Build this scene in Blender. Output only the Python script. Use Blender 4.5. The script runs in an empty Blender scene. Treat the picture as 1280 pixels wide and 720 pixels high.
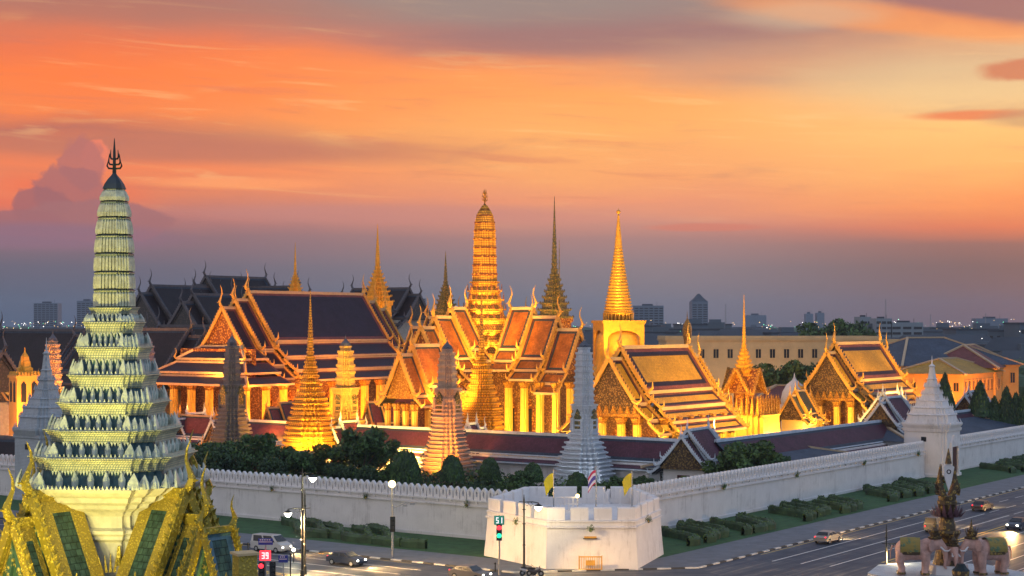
import bpy, math, random
from math import sin, cos, pi, radians, sqrt, atan2
from mathutils import Vector, Matrix, noise
random.seed(7)
S = bpy.context.scene
COL = S.collection
F = 2072.0; H = 26.0
# ------------------------------------------------------------------ camera
cd = bpy.data.cameras.new('camera'); cam = bpy.data.objects.new('camera', cd); COL.objects.link(cam)
cam.location = (0, 0, H); cam.rotation_euler = (pi/2, 0, 0)
cd.sensor_width = 36; cd.lens = 36*F/1280; cd.shift_y = 45/1280
cd.clip_start = 1; cd.clip_end = 40000
S.camera = cam
# ------------------------------------------------------------------ render
S.render.engine = 'CYCLES'
cy = S.cycles
cy.use_denoising = True
cy.max_bounces = 5; cy.diffuse_bounces = 2; cy.glossy_bounces = 2; cy.transmission_bounces = 2
cy.volume_bounces = 0; cy.transparent_max_bounces = 6
cy.sample_clamp_indirect = 3; cy.caustics_reflective = False; cy.caustics_refractive = False
S.view_settings.view_transform = 'Standard'; S.view_settings.look = 'None'
S.view_settings.exposure = .15; S.view_settings.gamma = 1
SUN_EL = radians(1.0); SUN_AZ = radians(28)     # azimuth clockwise from +Y

def lin(r, g, b):
    f = lambda c: (c/255/12.92) if c/255 <= .04045 else ((c/255+.055)/1.055)**2.4
    return (f(r), f(g), f(b), 1)

# ------------------------------------------------------------------ world
class NT:
    def __init__(s, nt): s.nt = nt; s.N = nt.nodes; s.L = nt.links
    def new(s, t, **k):
        n = s.N.new(t)
        for a, b in k.items(): setattr(n, a, b)
        return n
    def put(s, sock, v):
        if isinstance(v, bpy.types.NodeSocket): s.L.new(v, sock)
        elif v is not None:
            if sock.type == 'RGBA' and not hasattr(v, '__len__'): v = (v, v, v, 1)
            sock.default_value = v
    def m(s, op, a, b=None, c=None, clamp=False):
        n = s.new('ShaderNodeMath', operation=op); n.use_clamp = clamp
        s.put(n.inputs[0], a)
        if b is not None: s.put(n.inputs[1], b)
        if c is not None: s.put(n.inputs[2], c)
        return n.outputs[0]
    def mix(s, fac, a, b, mode='MIX'):
        n = s.new('ShaderNodeMix', data_type='RGBA', blend_type=mode)
        s.put(n.inputs[0], fac); s.put(n.inputs[6], a); s.put(n.inputs[7], b)
        return n.outputs[2]
    def ramp(s, fac, stops, interp='LINEAR'):
        n = s.new('ShaderNodeValToRGB'); cr = n.color_ramp; cr.interpolation = interp
        while len(cr.elements) < len(stops): cr.elements.new(.5)
        for e, (p, c) in zip(cr.elements, stops):
            e.position = p; e.color = c if hasattr(c, '__len__') else (c, c, c, 1)
        s.put(n.inputs[0], fac); return n.outputs[0]
    def noise(s, vec, scale, detail=4, rough=.5, dist=0):
        n = s.new('ShaderNodeTexNoise'); s.put(n.inputs['Vector'], vec)
        n.inputs['Scale'].default_value = scale; n.inputs['Detail'].default_value = detail
        n.inputs['Roughness'].default_value = rough; n.inputs['Distortion'].default_value = dist
        return n.outputs['Fac']
    def xyz(s, x, y, z=0):
        n = s.new('ShaderNodeCombineXYZ'); s.put(n.inputs[0], x); s.put(n.inputs[1], y); s.put(n.inputs[2], z)
        return n.outputs[0]
    def sstep(s, x, a, b, lo=0, hi=1):
        n = s.new('ShaderNodeMapRange', interpolation_type='SMOOTHSTEP')
        s.put(n.inputs[0], x); n.inputs[1].default_value = a; n.inputs[2].default_value = b
        n.inputs[3].default_value = lo; n.inputs[4].default_value = hi
        return n.outputs[0]

def make_world():
    w = bpy.data.worlds.new('World'); S.world = w; w.use_nodes = True
    t = NT(w.node_tree); t.N.clear()
    tc = t.new('ShaderNodeTexCoord'); sp = t.new('ShaderNodeSeparateXYZ')
    t.L.new(tc.outputs['Generated'], sp.inputs[0])
    X, Y, Z = sp.outputs
    hyp = t.m('SQRT', t.m('ADD', t.m('MULTIPLY', X, X), t.m('MULTIPLY', Y, Y)))
    az = t.m('ARCTAN2', X, Y)                    # radians, 0 = +Y, + = right
    el = t.m('ARCTAN2', Z, hyp)
    # units: thousands of "pixels" of arc:  a = az*2.072,  e = el*2.072  (photo-like scale)
    a = t.m('MULTIPLY', az, 2.072); e = t.m('MULTIPLY', el, 2.072)
    big = t.noise(t.xyz(t.m('MULTIPLY', a, .9), t.m('MULTIPLY', e, 4.5)), 1.6, 5, .55, .3)
    fine = t.noise(t.xyz(t.m('MULTIPLY', a, 2.2), t.m('MULTIPLY', e, 14), 3.3), 1.5, 6, .6, .4)
    w1 = t.m('MULTIPLY', t.m('SUBTRACT', big, .5), .12)
    # streaky warp fades near the horizon where the bands are calm
    calm = t.sstep(e, .06, .2)
    ew = t.m('ADD', e, t.m('MULTIPLY', w1, calm))
    def g(lst):  # list of (photo y, rgb) -> ramp over ew
        st = [((405-y)/1000/.60, lin(*c)) for y, c in lst]
        return t.ramp(t.m('DIVIDE', ew, .60), st)
    left = g([(405,(72,90,112)),(375,(82,94,114)),(335,(100,97,114)),(298,(136,104,114)),(272,(180,114,112)),(245,(220,128,98)),
              (215,(242,132,90)),(180,(190,112,94)),(150,(246,134,82)),(105,(252,130,76)),(65,(236,122,82)),(25,(196,120,98)),(-60,(120,100,108)),(-190,(84,88,112))])
    mid = g([(405,(94,108,124)),(375,(106,114,128)),(335,(126,118,128)),(298,(162,124,124)),(275,(206,140,124)),(250,(232,150,116)),
             (215,(244,164,110)),(160,(252,176,106)),(120,(255,166,98)),(80,(252,150,92)),(50,(188,132,116)),(15,(158,136,128)),(-60,(120,108,116)),(-190,(84,90,114))])
    right = g([(405,(70,82,96)),(375,(76,84,98)),(335,(88,84,96)),(308,(128,94,98)),(288,(214,118,92)),(262,(242,150,98)),
               (225,(250,182,112)),(180,(252,196,124)),(130,(240,190,132)),(90,(222,172,130)),(45,(236,178,126)),(10,(232,160,110)),(-60,(130,110,116)),(-190,(84,92,116))])
    c = t.mix(t.sstep(a, -.55, .1), left, mid)
    c = t.mix(t.sstep(a, .15, .62), c, right)
    # fine streaks
    st = t.m('MULTIPLY', t.sstep(fine, .56, .80), t.sstep(e, .10, .2))
    c = t.mix(t.m('MULTIPLY', st, .5), c, lin(170,112,104))
    st2 = t.m('MULTIPLY', t.sstep(fine, .42, .25), t.sstep(e, .12, .22))
    c = t.mix(t.m('MULTIPLY', st2, .38), c, lin(255,196,128))
    fs = t.noise(t.xyz(t.m('MULTIPLY', a, 3.2), t.m('MULTIPLY', t.m('ADD', e, t.m('MULTIPLY', a, .05)), 46), 7.7), 1.3, 7, .62, .6)
    band = t.m('MULTIPLY', t.sstep(e, .09, .18), t.sstep(big, .35, .6))
    c = t.mix(t.m('MULTIPLY', t.m('MULTIPLY', t.sstep(fs, .52, .70), band), .38), c, lin(206,116,98))
    c = t.mix(t.m('MULTIPLY', t.m('MULTIPLY', t.sstep(fs, .46, .30), t.sstep(e, .10, .2)), .34), c, lin(255,204,140))
    def blob(c, x, y, rx, ry, col, op=.8, soft=.6, wob=.9, seed=0, ns=6, tilt=0):
        ax = t.m('SUBTRACT', a, (x-640)/1000); ey = t.m('SUBTRACT', e, (405-y)/1000)
        if tilt: ey = t.m('SUBTRACT', ey, t.m('MULTIPLY', ax, tilt))
        n = t.noise(t.xyz(t.m('MULTIPLY', a, ry/rx*1.8 if rx > ry*1.5 else 1), e, seed), ns, 6, .6, .5)
        ax = t.m('DIVIDE', ax, rx/1000); ey = t.m('DIVIDE', ey, ry/1000)
        d = t.m('SQRT', t.m('ADD', t.m('MULTIPLY', ax, ax), t.m('MULTIPLY', ey, ey)))
        d = t.m('ADD', d, t.m('MULTIPLY', t.m('SUBTRACT', n, .5), wob*2))
        m_ = t.sstep(d, 1+soft*.5, 1-soft*.5)
        return t.mix(t.m('MULTIPLY', m_, op), c, lin(*col))
    c = blob(c, 790, 48, 310, 36, (152,112,112), .8, 1.0, .8, 1, 9)
    c = blob(c, 1010, 88, 250, 30, (190,150,128), .65, 1.1, .8, 2, 9)
    c = blob(c, 600, 8, 260, 28, (150,132,126), .7, 1.1, .7, 3, 9)
    c = blob(c, 150, 22, 260, 22, (170,114,102), .5, 1.0, .7, 13, 9)
    c = blob(c, 1230, 18, 150, 32, (150,104,108), .9, .7, .8, 4, 9, -.1)
    c = blob(c, 1120, 40, 190, 14, (246,152,92), .7, 1.0, .8, 5, 9, -.15)
    c = blob(c, 1180, 112, 190, 34, (228,198,150), .6, 1.2, .8, 33, 9)
    c = blob(c, 1000, 30, 90, 16, (206,178,150), .5, 1.1, .8, 34, 9)
    c = blob(c, 1262, 104, 50, 12, (205,122,92), .9, .7, .9, 6, 14)
    c = blob(c, 1200, 155, 70, 6, (232,124,84), .8, .9, .7, 7, 14)
    c = blob(c, 1270, 160, 60, 12, (180,140,112), .6, .9, .7, 8, 14)
    c = blob(c, 240, 192, 330, 17, (188,116,98), .75, 1.1, .6, 9, 8)
    c = blob(c, 300, 232, 110, 7, (252,158,106), .8, 1.0, .6, 10, 12)
    c = blob(c, 60, 250, 120, 22, (240,116,84), .7, 1.0, .5, 15, 9)
    c = blob(c, 500, 268, 260, 12, (196,132,124), .6, 1.0, .7, 16, 9)
    c = blob(c, 880, 285, 60, 4, (205,120,106), .7, .9, .7, 17, 14)
    # towering cumulus behind the near spire: a few lobes, rim lit on the right
    for (x, y, rx, ry, col, sd) in ((130,204,18,22,(236,130,104),20),(114,210,26,32,(182,110,106),21),(100,248,42,36,(166,104,106),22),
                                (66,262,34,22,(156,98,104),23),(130,280,90,26,(160,106,110),24),(40,284,60,14,(158,102,108),26)):
        c = blob(c, x, y, rx, ry, col, .85, .20, .5, sd, 30)
    c = blob(c, 60, 300, 150, 16, (138,104,124), .8, .8, .5, 25, 10)
    hs = t.new('ShaderNodeHueSaturation'); hs.inputs['Saturation'].default_value = 1.03; hs.inputs['Value'].default_value = 1.0; t.L.new(c, hs.inputs['Color']); c = hs.outputs[0]
    # dusk dome for everything away from the sunset
    dl = t.ramp(t.m('DIVIDE', el, 1.5708), [(0, (.66,.60,.60,1)), (.25, (.52,.50,.54,1)), (1, (.24,.31,.48,1))])
    dr = t.ramp(t.m('DIVIDE', el, 1.5708), [(0, (.42,.52,.66,1)), (.25, (.38,.50,.70,1)), (1, (.24,.33,.54,1))])
    dusk = t.mix(t.sstep(X, -.4, .5), dl, dr)
    away = t.m('MAXIMUM', t.sstep(t.m('ABSOLUTE', az), .55, 1.5), t.sstep(el, .24, .6))
    c = t.mix(away, c, dusk)
    c = t.mix(t.sstep(el, -.005, -.05), c, (.05,.055,.07,1))
    sky = t.new('ShaderNodeTexSky', sky_type='NISHITA'); sky.sun_disc = False
    sky.sun_elevation = SUN_EL; sky.sun_rotation = SUN_AZ
    bg1 = t.new('ShaderNodeBackground'); t.L.new(c, bg1.inputs[0]); bg1.inputs[1].default_value = 0.97
    bg2 = t.new('ShaderNodeBackground'); t.L.new(sky.outputs[0], bg2.inputs[0]); bg2.inputs[1].default_value = 0.012
    ad = t.new('ShaderNodeAddShader'); t.L.new(bg1.outputs[0], ad.inputs[0]); t.L.new(bg2.outputs[0], ad.inputs[1])
    o = t.new('ShaderNodeOutputWorld'); t.L.new(ad.outputs[0], o.inputs[0])
    w.cycles.sampling_method = 'MANUAL'; w.cycles.sample_map_resolution = 512
make_world()
sd = bpy.data.lights.new('sun', 'SUN'); sd.energy = .25; sd.angle = radians(8); sd.color = (1, .55, .32)
so = bpy.data.objects.new('sun', sd); COL.objects.link(so)
sdir = Vector((sin(SUN_AZ)*cos(SUN_EL), cos(SUN_AZ)*cos(SUN_EL), sin(SUN_EL)))
so.rotation_euler = sdir.to_track_quat('Z', 'Y').to_euler(); so.location = (60, 60, 80)

def lamp(x, y, z, watts, col=(1,.56,.16), target=None, ang=100, size=.4, kind=None):
    k = 'SPOT' if target else 'POINT'
    ld = bpy.data.lights.new('lamp_light', k); ld.energy = watts; ld.color = col; ld.shadow_soft_size = size
    o = bpy.data.objects.new('lamp_light', ld); COL.objects.link(o); o.location = (x, y, z)
    if target:
        ld.spot_size = radians(ang); ld.spot_blend = .6
        o.rotation_euler = (Vector((x, y, z))-Vector(target)).to_track_quat('Z', 'Y').to_euler()
    return o

# ------------------------------------------------------------------ materials
def mat(name, col, rough=.6, metal=0, var=.25, vscale=1.5, bump=0, bscale=8, col2=None, emit=None, estr=0, pattern=None, pscale=1.0, spec=None):
    m = bpy.data.materials.new(name); m.use_nodes = True
    t = NT(m.node_tree); b = t.N['Principled BSDF']
    col = tuple(col[:3])+(1,)
    tc = t.new('ShaderNodeTexCoord')
    ob = tc.outputs['Object']
    c = col
    if var:
        n = t.noise(ob, vscale, 5, .6)
        d = tuple(x*(1-var) for x in col[:3])+(1,); l = tuple(min(1, x*(1+var)) for x in col[:3])+(1,)
        c = t.ramp(n, [(.3, d), (.7, l)])
    hgt = None
    if pattern == 'ornament':
        v = t.new('ShaderNodeTexVoronoi', feature='F1'); t.put(v.inputs['Vector'], ob); v.inputs['Scale'].default_value = pscale
        k = t.sstep(v.outputs['Distance'], .25, .55)
        v2 = t.new('ShaderNodeTexVoronoi', feature='F1'); t.put(v2.inputs['Vector'], ob); v2.inputs['Scale'].default_value = pscale*2.7
        k = t.m('MAXIMUM', k, t.sstep(v2.outputs['Distance'], .45, .75))
        c = t.mix(k, c, tuple(col2[:3])+(1,)); hgt = t.m('SUBTRACT', 1, k)
    elif pattern == 'grid':       # small square panels of mosaic
        br = t.new('ShaderNodeTexBrick'); br.offset = 0
        t.put(br.inputs['Vector'], t.xyz(t.m('ADD', sepx(t, ob, 0), sepx(t, ob, 1)), sepx(t, ob, 2)))
        br.inputs['Scale'].default_value = pscale; br.inputs['Mortar Size'].default_value = .06
        br.inputs['Brick Width'].default_value = .5; br.inputs['Row Height'].default_value = .5
        c = t.mix(br.outputs['Fac'], c, tuple(col2[:3])+(1,)); hgt = t.m('SUBTRACT', 1, br.outputs['Fac'])
    elif pattern == 'tile':
        br = t.new('ShaderNodeTexBrick'); t.put(br.inputs['Vector'], tc.outputs['UV'])
        br.inputs['Scale'].default_value = pscale; br.inputs['Mortar Size'].default_value = .03
        br.inputs['Brick Width'].default_value = .5; br.inputs['Row Height'].default_value = .5
        br.inputs['Color1'].default_value = (.8,.8,.8,1); br.inputs['Color2'].default_value = (1.15,1.15,1.15,1); br.inputs['Mortar'].default_value = (.45,.45,.45,1)
        c = t.mix(1, c, br.outputs['Color'], 'MULTIPLY'); hgt = t.m('SUBTRACT', 1, br.outputs['Fac'])
    elif pattern == 'stain':      # weathered masonry
        n1 = t.noise(ob, .35, 8, .65); n2 = t.noise(t.xyz(t.m('MULTIPLY', sepx(t, ob, 0), 3.5), t.m('MULTIPLY', sepx(t, ob, 1), 3.5), t.m('MULTIPLY', sepx(t, ob, 2), .22)), 1, 6, .6)
        k = t.m('MULTIPLY', t.sstep(t.m('ADD', n1, t.m('MULTIPLY', n2, .6)), .80, 1.08), .75)
        c = t.mix(k, c, tuple(col2[:3])+(1,)); hgt = n2
    t.put(b.inputs['Base Color'], c)
    b.inputs['Roughness'].default_value = rough; b.inputs['Metallic'].default_value = metal
    if spec is not None: b.inputs['Specular IOR Level'].default_value = spec
    if bump:
        if hgt is None or pattern == 'stain': hgt = t.noise(ob, bscale, 5, .6)
        bp = t.new('ShaderNodeBump'); bp.inputs['Strength'].default_value = bump; bp.inputs['Distance'].default_value = .06
        t.put(bp.inputs['Height'], hgt); t.L.new(bp.outputs[0], b.inputs['Normal'])
    if emit:
        b.inputs['Emission Color'].default_value = tuple(emit)+(1,); b.inputs['Emission Strength'].default_value = estr
    return m
def sepx(t, sock, i):
    s = t.new('ShaderNodeSeparateXYZ'); t.L.new(sock, s.inputs[0]); return s.outputs[i]

M = dict(
 darkpal = mat('dark_palace_tiles', (.020,.014,.018), .5, 0, .3, .3, .3, 8, pattern='tile', pscale=1.2, spec=.18),
 gold = mat('gold', (.80,.40,.035), .42, .3, .22, 1.2, .4, 5),
 goldorn = mat('gold_ornament', (.78,.40,.04), .4, .3, .2, 2, .8, 5, (.20,.06,.015), pattern='ornament', pscale=2.2),
 goldfine = mat('gold_fine_ornament', (.80,.45,.05), .4, .3, .2, 2, .8, 5, (.33,.15,.02), pattern='ornament', pscale=3.4),
 goldgreen = mat('gold_green_mosaic', (.52,.32,.06), .4, .2, .3, 2, .6, 5, (.10,.10,.04), pattern='ornament', pscale=3),
 goldroof = mat('gold_mosaic', (.82,.43,.035), .4, .3, .2, .6, .6, 5, (.28,.11,.01), pattern='grid', pscale=1.1),
 dkped = mat('dark_pediment', (.42,.27,.08), .45, .2, .2, 2, .9, 5, (.06,.035,.02), pattern='ornament', pscale=3.6),
 trim = mat('roof_trim_cream', (.50,.36,.22), .55, 0, .12),
 trimgold = mat('roof_trim_gold', (.70,.38,.07), .45, .2, .2),
 trimpale = mat('roof_trim_pale', (.55,.62,.70), .6, 0, .15),
 navy = mat('navy_tiles', (.020,.013,.034), .45, 0, .25, .5, .4, 8, pattern='tile', pscale=1.6, spec=.18),
 orange = mat('orange_tiles', (.50,.155,.02), .4, 0, .4, .5, .4, 8, pattern='tile', pscale=1.6, spec=.18),
 green = mat('dark_green_tiles', (.05,.075,.085), .38, 0, .25, .5, .4, 8, pattern='tile', pscale=1.6, spec=.18),
 olive = mat('mustard_tiles', (.50,.27,.02), .4, 0, .22, .25, .4, 8, pattern='tile', pscale=1.6, spec=.18),
 plum = mat('plum_tiles', (.095,.032,.052), .5, 0, .3, .25, .4, 8, pattern='tile', pscale=1.6, spec=.18),
 teal = mat('teal_tiles', (.035,.055,.085), .45, 0, .25, .4, .4, 8, pattern='tile', pscale=1.6, spec=.18),
 maroon = mat('maroon_tiles', (.20,.06,.055), .45, 0, .25, .4, .4, 8, pattern='tile', pscale=1.6, spec=.18),
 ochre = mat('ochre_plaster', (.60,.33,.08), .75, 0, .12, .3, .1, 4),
 slate = mat('slate_tiles', (.065,.085,.125), .6, 0, .2, .2, .3, 8, pattern='tile', pscale=1.2, spec=.18),
 white = mat('lime_white', (.80,.77,.76), .8, 0, .06, .5, .25, 6, (.50,.47,.46), pattern='stain'),
 whitecold = mat('weathered_white', (.56,.60,.63), .75, 0, .15, .8, .5, 6, (.30,.33,.36), pattern='grid', pscale=2.4),
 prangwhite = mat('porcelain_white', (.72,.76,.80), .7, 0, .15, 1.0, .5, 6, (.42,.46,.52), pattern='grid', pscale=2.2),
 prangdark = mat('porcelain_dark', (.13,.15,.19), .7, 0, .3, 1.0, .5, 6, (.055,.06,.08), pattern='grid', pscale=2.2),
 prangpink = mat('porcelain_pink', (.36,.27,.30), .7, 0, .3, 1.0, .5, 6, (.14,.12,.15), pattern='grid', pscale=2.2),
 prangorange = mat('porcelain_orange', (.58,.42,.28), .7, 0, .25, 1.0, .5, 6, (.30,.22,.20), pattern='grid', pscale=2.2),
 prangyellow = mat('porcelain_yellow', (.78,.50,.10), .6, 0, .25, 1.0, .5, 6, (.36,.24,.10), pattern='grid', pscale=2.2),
 cream = mat('cream_plaster', (.62,.46,.24), .75, 0, .1, .3, .1, 4),
 creamcol = mat('gilded_column', (.80,.52,.09), .5, .1, .15, 1, .2, 4),
 wallred = mat('inner_wall', (.28,.12,.05), .7, 0, .25, 1),
 wallorn = mat('wall_mosaic', (.50,.28,.08), .5, .1, .3, 2, .6, 5, (.14,.06,.03), pattern='ornament', pscale=3),
 door = mat('dark_red_door', (.07,.015,.012), .5),
 winblack = mat('window_dark', (.02,.022,.026), .25, 0, 0),
 paving = mat('court_paving', (.20,.20,.20), .8, 0, .2, .3),
 asphalt = mat('asphalt', (.058,.064,.080), .34, 0, .22, .15, .3, 30),
 sidewalk = mat('sidewalk_stone', (.15,.16,.18), .7, 0, .2, .6, .2, 10),
 kerbw = mat('kerb_white', (.62,.62,.60), .6), kerbk = mat('kerb_dark', (.05,.05,.05), .6),
 grass = mat('grass', (.035,.105,.030), .9, 0, .35, .8, .5, 30),
 leaf = mat('leaf', (.072,.14,.040), .7, 0, .5, .7),
 leaf2 = mat('leaf_dark', (.042,.082,.034), .7, 0, .5, .7),
 leaf3 = mat('leaf_bright', (.10,.18,.04), .7, 0, .4, .7),
 bark = mat('bark', (.09,.065,.045), .9),
 line = mat('road_line_white', (.72,.70,.66), .5, 0, .2), liney = mat('road_line_yellow', (.75,.50,.10), .5, 0, .2),
 metal = mat('dark_metal', (.035,.04,.04), .45, .6, .1), grey = mat('grey_metal', (.35,.36,.37), .45, .5, .1),
 city = mat('city_concrete', (.12,.16,.20), .85, 0, .25, .02), city2 = mat('city_pale', (.26,.31,.35), .85, 0, .2, .02),
 cityroof = mat('city_roof', (.05,.065,.085), .8, 0, .3, .05),
)

# ------------------------------------------------------------------ mesh builder
class MB:
    def __init__(s, mats, X=None):
        s.v = []; s.f = []; s.m = []; s.uv = []; s.mats = mats if isinstance(mats, (list, tuple)) else [mats]; s.X = X or Matrix(); s.smooth = False
    def V(s, p):
        s.v.append(tuple(s.X @ Vector(p))); return len(s.v)-1
    def face(s, pts, mi=0, uv=None):
        s.f.append([s.V(p) for p in pts]); s.m.append(mi); s.uv.append(uv or [(0, 0)]*len(pts))
    def iface(s, idx, mi=0):
        s.f.append(list(idx)); s.m.append(mi); s.uv.append([(0, 0)]*len(idx))
    def box(s, x0, x1, y0, y1, z0, z1, mi=0):
        a = [(x0,y0,z0),(x1,y0,z0),(x1,y1,z0),(x0,y1,z0),(x0,y0,z1),(x1,y0,z1),(x1,y1,z1),(x0,y1,z1)]
        i = [s.V(p) for p in a]
        for q in ((0,3,2,1),(4,5,6,7),(0,1,5,4),(1,2,6,5),(2,3,7,6),(3,0,4,7)): s.iface([i[k] for k in q], mi)
    def prism(s, poly, z0, z1, mi=0, cap=True):
        s.loft([(poly, z0), (poly, z1)], mi, cap)
    def loft(s, rings, mi=0, cap=True):
        n = len(rings[0][0]); ids = []
        for k, (poly, z) in enumerate(rings): ids.append([s.V((x, y, z)) for x, y in poly])
        for k in range(len(rings)-1):
            m_ = mi[k] if isinstance(mi, (list, tuple)) else mi
            for j in range(n):
                j2 = (j+1) % n; s.iface((ids[k][j], ids[k][j2], ids[k+1][j2], ids[k+1][j]), m_)
        if cap:
            m0 = mi[0] if isinstance(mi, (list, tuple)) else mi; m1 = mi[-1] if isinstance(mi, (list, tuple)) else mi
            s.iface(ids[0][::-1], m0); s.iface(ids[-1], m1)
    def tube(s, pts, rad, n=6, mi=0):
        pts = [Vector(p) for p in pts]; rad = rad if hasattr(rad, '__len__') else [rad]*len(pts)
        rings = []; up = None
        for k, p in enumerate(pts):
            d = (pts[min(k+1, len(pts)-1)]-pts[max(k-1, 0)]).normalized()
            if up is None: up = Vector((0,0,1)) if abs(d.z) < .9 else Vector((1,0,0))
            a = d.cross(up).normalized(); b = a.cross(d).normalized(); up = b
            rings.append([s.V(p+(a*cos(2*pi*j/n)+b*sin(2*pi*j/n))*rad[k]) for j in range(n)])
        for k in range(len(rings)-1):
            for j in range(n): s.iface((rings[k][j], rings[k][(j+1)%n], rings[k+1][(j+1)%n], rings[k+1][j]), mi)
        s.iface(rings[0][::-1], mi); s.iface(rings[-1], mi)
    def beam(s, a, b, w, h, mi=0, up=(0,0,1)):
        a = Vector(a); b = Vector(b); d = (b-a).normalized(); sd_ = d.cross(Vector(up)).normalized()*w/2; u_ = sd_.cross(d).normalized()*h/2
        q = [a-sd_-u_, a+sd_-u_, a+sd_+u_, a-sd_+u_, b-sd_-u_, b+sd_-u_, b+sd_+u_, b-sd_+u_]
        i = [s.V(p) for p in q]
        for f in ((0,3,2,1),(4,5,6,7),(0,1,5,4),(1,2,6,5),(2,3,7,6),(3,0,4,7)): s.iface([i[k] for k in f], mi)
    def ball(s, c, r, n=8, mi=0, sq=(1,1,1)):
        rings = []
        for k in range(1, n//2+1):
            th = pi*k/(n//2+1)
            rings.append([s.V((c[0]+r*sq[0]*sin(th)*cos(2*pi*j/n), c[1]+r*sq[1]*sin(th)*sin(2*pi*j/n), c[2]+r*sq[2]*cos(th))) for j in range(n)])
        t_ = s.V((c[0], c[1], c[2]+r*sq[2])); b_ = s.V((c[0], c[1], c[2]-r*sq[2]))
        for j in range(n):
            s.iface((t_, rings[0][j], rings[0][(j+1)%n]), mi); s.iface((b_, rings[-1][(j+1)%n], rings[-1][j]), mi)
            for k in range(len(rings)-1): s.iface((rings[k][j], rings[k+1][j], rings[k+1][(j+1)%n], rings[k][(j+1)%n]), mi)
    def mesh(s, name):
        me = bpy.data.meshes.new(name); me.from_pydata(s.v, [], s.f)
        for m_ in s.mats: me.materials.append(m_)
        me.polygons.foreach_set('material_index', s.m)
        if s.smooth: me.polygons.foreach_set('use_smooth', [True]*len(s.f))
        uvl = me.uv_layers.new(name='uv'); fl = []
        for u in s.uv:
            for q in u: fl += [q[0], q[1]]
        uvl.data.foreach_set('uv', fl); me.update(); return me
    def build(s, name, parent=None, loc=None, rz=0):
        o = bpy.data.objects.new(name, s.mesh(name)); COL.objects.link(o)
        if parent: o.parent = parent
        if loc: o.location = loc
        if rz: o.rotation_euler.z = rz
        return o
def tag(o, label=None, cat=None, group=None, kind=None):
    if label: o['label'] = label
    if cat: o['category'] = cat
    if group: o['group'] = group
    if kind: o['kind'] = kind
    return o
def thing(name, label, cat, loc=(0,0,0), rz=0, group=None):
    o = bpy.data.objects.new(name, None); COL.objects.link(o); o.location = loc; o.rotation_euler.z = rz
    return tag(o, label, cat, group)
def child(name, me, parent, loc=(0,0,0), rz=0, sc=None):
    o = bpy.data.objects.new(name, me); COL.objects.link(o); o.parent = parent; o.location = loc; o.rotation_euler.z = rz
    if sc: o.scale = sc
    return o
def dup(root, loc, rz=None, label=None, sc=None):
    kids = {}
    for o in COL.objects: kids.setdefault(o.parent, []).append(o)
    def cp(o, par):
        c = o.copy(); COL.objects.link(c); c.parent = par
        for k in kids.get(o, []): cp(k, c)
        return c
    c = cp(root, None); c.location = loc
    if rz is not None: c.rotation_euler.z = rz
    if label: c['label'] = label
    if sc: c.scale = sc
    return c
def structure(mb, name): return tag(mb.build(name), kind='structure')

def PX(px, D): return (px-640)/F*D
def PZ(py, D): return H-(py-405)/F*D
U = Vector((.576, .817)); Vv = Vector((-.817, .576)); UR = atan2(.817, .576)
CX, CY = 7.1, 191.8          # where the two outer walls meet
def uv2(u, v): return (CX+U.x*u+Vv.x*v, CY+U.y*u+Vv.y*v)

def redent(w, f=.5, k=3):
    F_ = w*f; s_ = (w-F_)/k; q = [(w, F_)]
    for i in range(k):
        q.append((w-s_*(i+1), F_+s_*i)); q.append((w-s_*(i+1), F_+s_*(i+1)))
    out = []
    for r in range(4):
        c_, s2 = [(1,0),(0,1),(-1,0),(0,-1)][r]
        out += [(x*c_-y*s2, x*s2+y*c_) for x, y in q]
    return out
def circ(r, n=20): return [(r*cos(2*pi*j/n), r*sin(2*pi*j/n)) for j in range(n)]

# ================================================================== GROUND
gb = MB(M['asphalt'])
gb.face([(-9000,-300,0),(9000,-300,0),(9000,14000,0),(-9000,14000,0)])
structure(gb, 'ground')
def Lsheet(d0, d1, z, far=330, ch0=0, ch1=0):
    # L-shaped strip outside the two walls, d0..d1 metres out; returns rings
    def ring(d, ch):
        a = uv2(-d, far); b = uv2(-d, -d+ch); c = uv2(-d+ch, -d); e = uv2(far, -d)
        return [(*a, z), (*b, z), (*c, z), (*e, z)]
    return ring(d0, ch0), ring(d1, ch1)
def strip(name, m, d0, d1, z, far=330, ch0=.01, ch1=.01):
    i, o = Lsheet(d0, d1, z, far, ch0, ch1); b = MB(m)
    for k in range(3): b.face([o[k], o[k+1], i[k+1], i[k]])
    return structure(b, name)
court = MB(M['paving'])
court.face([(*uv2(.5,.5), .004), (*uv2(330,.5), .004), (*uv2(330,330), .004), (*uv2(.5,330), .004)]); structure(court, 'courtyard_ground')
strip('lawn_ground', M['grass'], 0, 12.5, .135, 330, .01, 6)
strip('sidewalk', M['sidewalk'], 12.5, 19, .13, 330, 6, 14)
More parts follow.
